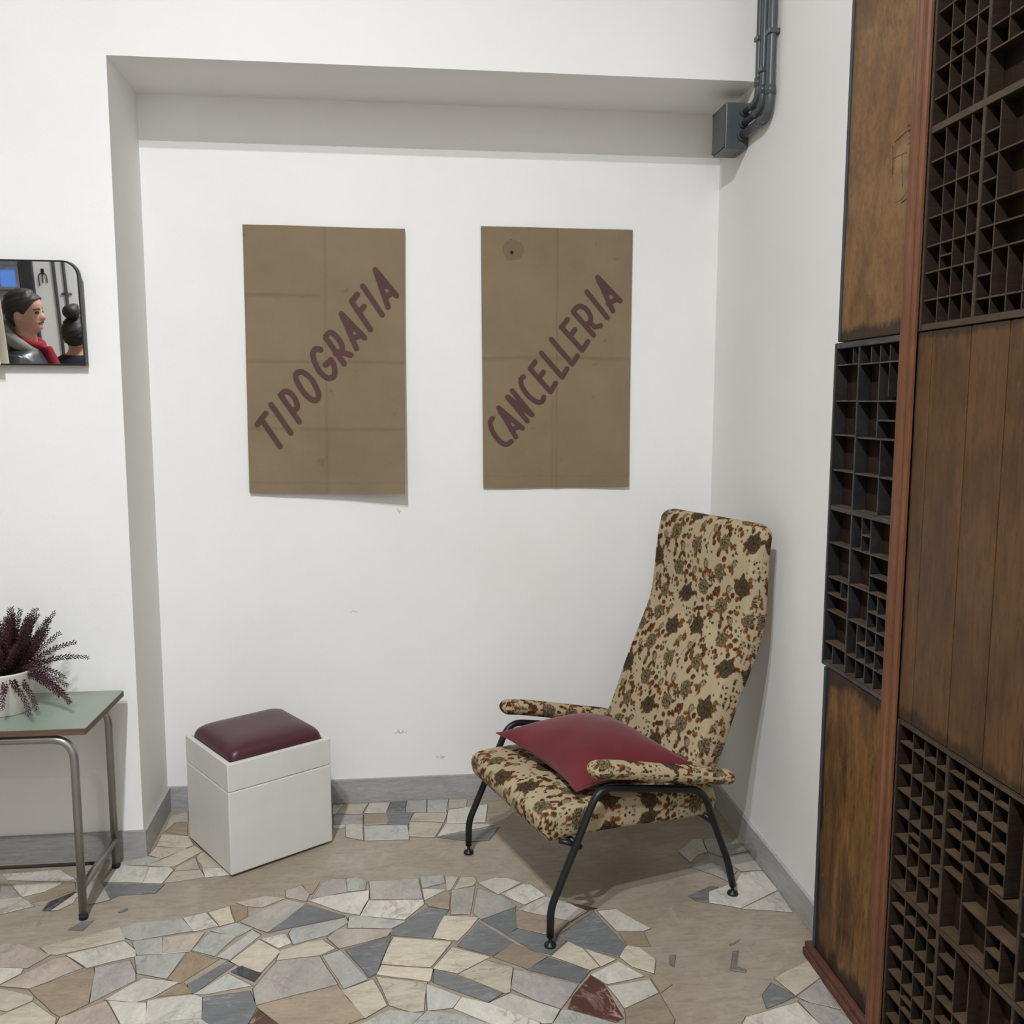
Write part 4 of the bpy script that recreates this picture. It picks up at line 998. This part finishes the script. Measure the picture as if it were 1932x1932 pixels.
# ------------------------------------------------------------------ armchair
CW = .625; CA = math.radians(19.28)
M['black_tube'] = m_plain('black_enamel_tube', (24, 26, 28), .42, .2)
ch = thing('armchair', 'high-backed armchair in brown floral fabric on black tube legs', 'armchair', (.3886, 2.5132, 0), CA)
slab('seat', [(-.010, .338), (.03, .347), (.12, .349), (.30, .338), (.50, .322), (.64, .314)], .035, CW-.035, .045, (.036, .03), .012, M['floral'], ch, rc=.03, bulge=.012, fo=(.02, .11))
bp = [(.500, .325), (.590, .445), (.668, .635), (.742, .800), (.770, .880), (.780, .960), (.789, 1.10), (.806, 1.212)]
L_b = sum(math.dist(a, b) for a, b in zip(bp, bp[1:]))
hb = lambda s: .050-.016*np.clip((s-.55)/.45, 0, 1)
bk = slab('backrest', bp, .036, CW-.036, hb, (.03, .034), .016, M['floral'], ch, rc=.045, bulge=.014, fo=(.0, .03),
          dimples=[(.565, .312, .016, .03), (.565, .47, .010, .03), (.565, .155, .010, .03)], nb=14)
for (v_, uu, zz) in ((.312, .713, .842),):
    lathe('button', [(.003, -.006), (.010, -.004), (.0125, 0), (.009, .005), (.002, .0065)], m_plain('brown_fabric_button', (92, 72, 50), .8), bk, 16)
    b = bk.children[-1]; b.rotation_euler = (0, math.radians(-70), 0); b.location = (uu, v_, zz)
arm = [(.128, .520), (.17, .516), (.24, .502), (.40, .463), (.55, .430), (.655, .406)]
for v_, f_ in ((0.0, .05), (CW, .21)):
    slab('armrest', arm, v_-.034, v_+.034, lambda s: .026-.004*np.clip((s-.7)/.3, 0, 1), (.03, .02), .030, M['floral'], ch, rc=.022, bulge=.003, fo=(f_, .2), nb=14)
leg = [(0, .030), (.001, .118), (.161, .462), (.545, .384), (.655, .115), (.677, .030)]
for v_ in (0.0, CW):
    P3 = [(a, v_, b) for a, b in leg]
    fr = tube('side_frame', fillet(P3, [.03, .055, .055, .03], 8), .0115, M['black_tube'], ch, 16)
    for u_ in (0, .677):
        lathe('glide', [(.017, .0005), (.0185, .003), (.017, .008), (.007, .011), (.0055, .018), (.0055, .036)], M['black_tube'], ch, 18, (u_, v_, 0))
for u_, z_ in ((.098, .288), (.602, .258)):
    tube('cross_bar', [(u_, .0, z_), (u_, CW, z_)], .009, M['black_tube'], ch, 10)
for v_ in (.012, CW-.012):
    tube('bracket', [(.045, v_+(.02 if v_ < .3 else -.02), .305), (.098, v_, .290)], .008, M['black_tube'], ch, 10)
    tube('bracket', [(.575, v_+(.02 if v_ < .3 else -.02), .280), (.612, v_, .258)], .008, M['black_tube'], ch, 10)

# ------------------------------------------------------------------ red cushion on the chair
t = NT('dusty_red_cotton'); v = t.coord(); n = t.noise(v, 6, 4)
col = t.ramp(n, [(.3, lin((94, 36, 40))), (.7, lin((108, 43, 47)))]); t.bump(t.noise(v, 700, 2), .2, .001)
t.b.inputs['Sheen Weight'].default_value = .25
M['red'] = t.fin(col, .9, 0, .1)
cor = [Vector((.068, .535, .466)), Vector((.120, .062, .432)), Vector((.540, .060, .452)), Vector((.490, .520, .468))]
def pil(s, t_):    # s: front->rear, t_: far->near
    a = cor[0].lerp(cor[3], s); b = cor[1].lerp(cor[2], s); p = a.lerp(b, t_)
    pull = .034
    p = p+Vector((1, 0, 0))*pull*((1-s)*math.sin(math.pi*t_)*1.0 - s*math.sin(math.pi*t_)) * (abs(2*s-1))**2
    p = p+Vector((0, 1, 0))*pull*(t_ - (1-t_))*math.sin(math.pi*s)*(abs(2*t_-1))**2
    return p
NN = 56; V = []; F = []
for sg in (1, -1):
    for i in range(NN+1):
        for j in range(NN+1):
            s_ = (1-math.cos(math.pi*i/NN))/2; t_ = (1-math.cos(math.pi*j/NN))/2
            h_ = (4*s_*(1-s_))**.55*(4*t_*(1-t_))**.55
            h_ = h_*(.088 if sg > 0 else .052)
            if sg > 0: h_ += .0022*math.sin(9*s_+14*t_)*math.sin(math.pi*s_)*math.sin(math.pi*t_)+.003*math.sin(22*t_-6*s_)*(1-4*s_*(1-s_))*math.sin(math.pi*t_)*math.sin(math.pi*s_)**.5
            V.append(pil(s_, t_)+Vector((0, 0, sg*h_)))
n = (NN+1)**2
for i in range(NN):
    for j in range(NN):
        a = i*(NN+1)+j; F.append((a, a+1, a+NN+2, a+NN+1)); F.append((n+a, n+a+NN+1, n+a+NN+2, n+a+1))
cu = thing('throw_cushion', 'plain dusty red cushion lying on the seat of the armchair', 'cushion', (.3886, 2.5132, .385), CA)
o = pyd('cover', V, F, M['red'], cu, True); o.location = (0, 0, -.385)
ed = [pil(0, k/24) for k in range(24)]+[pil(k/24, 1) for k in range(24)]+[pil(1, 1-k/24) for k in range(24)]+[pil(1-k/24, 0) for k in range(25)]
o = tube('seam', ed, .0026, M['red'], cu, 6); o.location = (0, 0, -.385)

# ------------------------------------------------------------------ ceiling lamps, the last two added as unseen fill (their light is set at the top)
M['lamp_metal'] = m_plain('white_lamp_metal', (225, 225, 222), .4)
t = NT('glowing_bulb'); t.b.inputs['Emission Color'].default_value = (1, .93, .82, 1); t.b.inputs['Emission Strength'].default_value = 6
M['bulb'] = t.fin((.9, .9, .85), .3)
names = ['nearest the niche wall of the twin lamps', 'second of the twin lamps', 'over the rear right of the room', 'added as fill over the left side of the room', 'added as fill in the far left corner by the wall']
for i, (x, y, e) in enumerate(LAMPS):
    lp = thing('ceiling_lamp', 'white pendant ceiling lamp, '+names[i], 'lamp', (x, y, LAMP_Z), 0, 'ceiling lamps')
    lathe('shade', [(.06, .06), (.058, .19), (.02, .21), (.006, .212)], M['lamp_metal'], lp, 24)
    tube('cord', [(0, 0, .21), (0, 0, ZC-LAMP_Z)], .004, M['lamp_metal'], lp, 8)
    lathe('bulb', [(.03, .062), (.042, .064), (.042, .075), (.02, .09)], M['bulb'], lp, 20)

# ------------------------------------------------------------------ the part of the room the mirror shows: rear wall fittings and two people
M['door'] = m_plain('dark_grey_door_paint', (52, 53, 56), .5, .1)
t = NT('blue_evening_glass'); M['blue'] = t.fin((.10, .22, .62), .15); t.b.inputs['Emission Color'].default_value = (.12, .28, .8, 1); t.b.inputs['Emission Strength'].default_value = .35
dr = struct(box('door_1', (-3.655, YR+.001, 0), (-3.545, YR+.05, 2.5), M['door']))
wd = bpy.data.objects.new('window_1', None); COL.objects.link(wd); wd['kind'] = 'structure'; wd.location = (-3.735, YR+.001, 1.716)
box('pane', (-.10, .030, -.10), (.045, .038, .06), M['blue'], wd)
struct(box('door_2', (-4.35, YR+.001, 0), (-3.656, YR+.03, 2.4), m_plain('blue_grey_door', (112, 116, 122), .6)))
M['grey_frame'] = m_plain('grey_window_frame', (120, 122, 126), .5)
for lo, hi in (((-.13, .0295, .06), (.07, .05, .085)), ((-.13, .0295, -.125), (.07, .05, -.10)), ((.045, .0295, -.10), (.07, .05, .06)), ((-.13, .0295, -.10), (-.10, .05, .06))):
    box('frame', lo, hi, M['grey_frame'], wd)
for x, lab in ((-3.262, 'dark vertical pipe with a clip on the rear wall, seen in the mirror'), (-3.352, 'plain dark vertical pipe on the rear wall, seen in the mirror')):
    p = thing('rear_pipe', lab, 'pipe', (x, YR+.025, .0)); tube('pipe', [(0, 0, .001), (0, 0, ZC)], .0145, M['conduit'], p, 12)
    if x > -3.3: tube('clip', [(-.045, -.005, 1.555), (.045, -.005, 1.555)], .011, M['conduit'], p, 8)
hk = thing('coat_hook', 'small black iron hook on the rear wall, seen in the mirror', 'hook', (-3.462, YR+.012, 1.735))
box('plate', (-.014, -.011, 0), (.014, 0, .05), M['frame'], hk, .003)
for dx in (-.03, 0, .035): tube('prong', smooth_path([(0, 0, .01), (dx, .012, -.01), (dx*1.1, .012, -.08-.03*(dx < 0))], 5), .005, M['frame'], hk, 6)

def ellip(rings, n=24, cap=True):
    """rings: (cx, cy, z, rx, ry)"""
    V, F = [], []
    for cx, cy, z, rx, ry in rings:
        for k in range(n): a = 2*math.pi*k/n; V.append((cx+rx*math.cos(a), cy+ry*math.sin(a), z))
    for i in range(len(rings)-1):
        for k in range(n): F.append((i*n+k, i*n+(k+1) % n, (i+1)*n+(k+1) % n, (i+1)*n+k))
    F.append(tuple(range(n))[::-1]); F.append(tuple(range((len(rings)-1)*n, len(rings)*n)))
    return V, F
def joinvf(parts):
    V, F = [], []
    for v, f in parts: o0 = len(V); V += list(v); F += [tuple(i+o0 for i in q) for q in f]
    return V, F
def fused(name, parts, mat, parent=None, vox=.008):
    V, F = joinvf(parts); o = pyd(name, V, F, mat, parent, True)
    m = o.modifiers.new('fuse', 'REMESH'); m.mode = 'VOXEL'; m.voxel_size = vox; m.use_smooth_shade = True
    m = o.modifiers.new('soften', 'SMOOTH'); m.factor = .5; m.iterations = 3
    return o
def itp(tab, z): return float(np.interp(z, [a for a, _ in tab], [b for _, b in tab]))
FX = [(-.07, .030), (-.02, .040), (-.004, .062), (.01, .082), (.025, .086), (.036, .080), (.046, .087), (.058, .083), (.075, .086), (.10, .079), (.118, .086), (.15, .088), (.18, .078), (.205, .050), (.222, .01)]
BX = [(-.07, -.058), (-.02, -.056), (.03, -.070), (.07, -.092), (.11, -.104), (.15, -.102), (.18, -.088), (.205, -.060), (.222, -.02)]
HWD = [(-.07, .056), (-.02, .052), (.0, .050), (.02, .052), (.05, .060), (.09, .068), (.13, .074), (.16, .071), (.19, .056), (.21, .034), (.222, .008)]
def head_pt(a, z, g=0.0, nose=.026):
    xf, xb, w_ = itp(FX, z)+g, itp(BX, z)-g, itp(HWD, z)+g
    cx = (xf+xb)/2 if z > .0 else (xf+xb)/2
    rx = (xf-xb)/2; c, s = math.cos(a), math.sin(a)
    e = 2/2.35; x = cx+rx*math.copysign(abs(c)**e, c); y = w_*math.copysign(abs(s)**e, s)
    aw = (a+math.pi) % (2*math.pi)-math.pi
    if g == 0 and .05 < z < .125:
        k = np.interp(z, [.05, .060, .068, .09, .112, .125], [0, .75, 1, .6, .15, 0]); x += nose*k*math.exp(-(aw/.2)**2)
    return x, y, z
def head_geo(nose):
    zs = np.concatenate([np.linspace(-.07, .2, 46), [.207, .213, .218, .222]]); n = 56
    V = [head_pt(2*math.pi*k/n, z, 0, nose) for z in zs for k in range(n)]; m = len(zs)
    F = [(i*n+k, i*n+(k+1) % n, (i+1)*n+(k+1) % n, (i+1)*n+k) for i in range(m-1) for k in range(n)]
    F += [tuple(range(n))[::-1], tuple(range((m-1)*n, m*n))]
    return V, F
def hair_geo(hl, g):
    """cap of hair between the hairline hl(angle) and the crown"""
    n, m = 60, 26; V, F = [], []
    for layer, gg in ((0, g), (1, .001)):
        for i in range(m+1):
            for k in range(n):
                a = 2*math.pi*k/n; lo = hl((a+math.pi) % (2*math.pi)-math.pi); z = lo+(.2225-lo)*(i/m)
                tp = min(1, (i/m)*5); x, y, zz = head_pt(a, z, max(.001, gg*tp+.002*math.sin(9*a+7*z*30)*tp*(layer == 0)))
                V.append((x, y, zz+(gg*.9 if i > m-6 else 0)*tp))
    N1 = (m+1)*n
    for i in range(m):
        for k in range(n):
            q = (i*n+k, i*n+(k+1) % n, (i+1)*n+(k+1) % n, (i+1)*n+k); F.append(q); F.append(tuple(x+N1 for x in q[::-1]))
    for k in range(n): F.append((k, N1+k, N1+(k+1) % n, (k+1) % n))
    F.append(tuple(range(m*n, m*n+n)))
    return V, F
def shift(vf, d): return [(x+d[0], y+d[1], z+d[2]) for x, y, z in vf[0]], vf[1]
def ball(c, r, n=10):
    rings = []
    for i in range(n+1):
        t_ = -math.pi/2+math.pi*i/n; q = max(.02, math.cos(t_)); rings.append((c[0], c[1], c[2]+r[2]*math.sin(t_), r[0]*q, r[1]*q))
    return ellip(rings, 14)
def person(label, loc, rz, chin, skin, cloth_top, cloth_leg, hairmat, hl, hg, nose, s=1.0, extra=None, lift=.06):
    k = (chin-lift)/1.51                                 # body height under the chin
    SP = lambda pts, r: tube_geo([Vector((p[0], p[1], p[2]*k)) for p in pts], r, 12)
    tor = [(0, 0, .86, .09, .13), (0, 0, .95, .115, .168), (0, 0, 1.08, .105, .148), (.01, 0, 1.28, .122, .178), (.0, 0, 1.40, .105, .188), (-.005, 0, 1.455, .075, .15), (-.005, 0, 1.50, .058, .075), (0, 0, 1.57, .052, .054)]
    tor = [(a, b*s, c*k, d, e*s) for a, b, c, d, e in tor]
    limbs = []; arms = []; legs = []; hands = []
    for sd in (-1, 1):
        arms.append(([(0, .165*s*sd, 1.425), (0, .205*s*sd, 1.38), (-.02, .235*s*sd, 1.14), (.05, .225*s*sd, .90)], [.052, .054, .042, .029]))
        legs.append(([(0, .09*sd, .92), (.01, .095*sd, .5), (-.01, .095*sd, .09)], [.088, .060, .040]))
        hx, hy, hz = .055, .222*s*sd, .86
        limbs.append(ball((hx+.01, hy, (hz-.035)*k), (.038, .016, .05)))
        for f in range(4):
            fx = hx-.022+.018*f; L_ = (.062, .075, .078, .066)[f]
            limbs.append(SP([(fx, hy, hz-.06), (fx+.006, hy-.004*sd, hz-.06-L_*.5), (fx+.02, hy-.012*sd, hz-.06-L_)], [.0085, .008, .0065]))
        limbs.append(SP([(hx+.03, hy-.005*sd, hz-.01), (hx+.05, hy-.014*sd, hz-.045), (hx+.055, hy-.02*sd, hz-.075)], [.0105, .009, .0075]))
        limbs.append(SP([(-.04, .095*sd, .04), (.06, .10*sd, .035), (.15, .105*sd, .025)], [.036, .036, .022]))
    hd = shift(head_geo(nose), (0.012, 0, chin))
    ears = [ball((-.008, sd*.073, chin+.085), (.017, .009, .031)) for sd in (-1, 1)]
    body = fused('person', [ellip(tor), hd]+ears+limbs+[SP(*a) for a in arms]+[SP(*a) for a in legs], skin, None, .006)
    body.location = loc; body.rotation_euler = (0, 0, rz); tag(body, label, 'person')
    g = .022
    top = [(a, b, c, d+g, e+g) for a, b, c, d, e in tor[:6]]+[(-.005, 0, 1.485*k, .062+g*.6, .085+g*.6)]
    fused('jacket', [ellip(top)]+[SP(a[0], [r+.016 for r in a[1]]) for a in arms], cloth_top, body, .010)
    fused('trousers', [ellip([(0, 0, .80*k, .10, .17), (0, 0, .97*k, .125, .176)])]+[SP(a[0], [r+.014 for r in a[1]]) for a in legs], cloth_leg, body, .010)
    for sd in (-1, 1):
        fused('shoe', [SP([(-.055, .095*sd, .052), (.06, .10*sd, .048), (.17, .105*sd, .036)], [.046, .046, .032]), ellip([(.05, .1*sd, .003, .14, .05), (.05, .1*sd, .03, .14, .05)])], M['rubber'], body, .010)
    V, F = shift(hair_geo(hl, hg), (.012, 0, chin)); pyd('hair', V, F, hairmat, body, True)
    for sd in (-1, 1):
        V, F = ball((.012+.074, sd*.031, chin+.104), (.012, .013, .0085)); pyd('eye', V, F, M['eye'], body, True)
        V, F = tube_geo(smooth_path([(.095, sd*.014, chin+.121), (.092, sd*.033, chin+.126), (.076, sd*.052, chin+.120)], 4), .0045, 6); pyd('eyebrow', V, F, hairmat, body, True)
    V, F = tube_geo(smooth_path([(.082, -.024, chin+.037), (.0945, 0, chin+.036), (.082, .024, chin+.037)], 5), .0045, 6); pyd('lips', V, F, M['lip'], body, True)
    if extra: extra(body, chin, k)
    return body
M['skin'] = m_plain('skin_tone', (176, 132, 110), .55, 0, .35, .06); M['lip'] = m_plain('lip_tone', (140, 84, 76), .5)
M['eye'] = m_plain('dark_eye', (34, 26, 24), .25); M['hair'] = m_plain('dark_brown_hair', (34, 29, 27), .55, 0, .4, .3, .5, 120)
M['leather'] = m_plain('black_leather', (34, 35, 38), .38, 0, .5, .2, .3, 60); M['hood'] = m_plain('grey_hood_fleece', (122, 120, 114), .95, 0, .1, .15, .3, 300)
M['wine'] = m_plain('wine_red_knit', (122, 36, 46), .9, 0, .15, .15, .3, 300); M['navy'] = m_plain('dark_navy_cotton', (34, 37, 46), .85, 0, .2, .1)
def hl_man(a):
    a = abs(a); return float(np.interp(a, [0, .5, .85, 1.15, 1.35, 1.6, 1.9, 2.2, math.pi], [.176, .170, .150, .120, .095, .10, .085, .03, .015]))
def hl_woman(a):
    a = abs(a); return float(np.interp(a, [0, .6, 1.1, 1.5, 2.0, math.pi], [.175, .165, .12, .09, .06, .045]))
def man_extra(b, chin, k):
    V, F = tube_geo(smooth_path([(.088, -.030, chin+.043), (.0985, 0, chin+.050), (.088, .030, chin+.043)], 5), .0052, 6); pyd('moustache', V, F, M['hair'], b, True)
    ring = lambda rx, ry, z0, tilt, cx, n=22: [(cx+rx*math.cos(2*math.pi*i/n), ry*math.sin(2*math.pi*i/n), z0+tilt*math.cos(2*math.pi*i/n)) for i in range(n+1)]
    fused('hood', [tube_geo([Vector(p) for p in ring(.085, .098, chin-.050, -.075, -.03)], .036, 10), ball((-.10, 0, chin-.05), (.06, .10, .085))], M['hood'], b, .009)
    fused('scarf', [tube_geo([Vector(p) for p in ring(.062, .066, chin-.058, -.025, .012)], .026, 10), tube_geo([Vector((.105, .01, chin-.09)), Vector((.142, .02, chin-.2)), Vector((.15, .02, chin-.36))], [.03, .036, .03], 10)], M['wine'], b, .009)
def woman_extra(b, chin, k):
    fused('bun', [ball((-.055, 0, chin+.262), (.052, .054, .048)), ball((-.05, .02, chin+.295), (.025, .03, .02))], M['hair'], b, .006)
    fused('collar', [tube_geo([Vector((-.004+.062*math.cos(i*.314), .066*math.sin(i*.314), chin-.035)) for i in range(21)], .022, 8)], M['navy'], b, .008)
person('man in a black leather jacket, grey hood and wine red scarf, seen in the mirror', (-2.185, .80, 0), 0, 1.592, M['skin'], M['leather'], M['navy'], M['hair'], hl_man, .013, .026, 1.0, man_extra)
person('woman with a dark hair bun and navy top, seen from behind in the mirror', (-2.150, .10, 0), -math.pi/2, 1.385, M['skin'], M['navy'], M['leather'], M['hair'], hl_woman, .012, .02, .86, woman_extra, -.012)
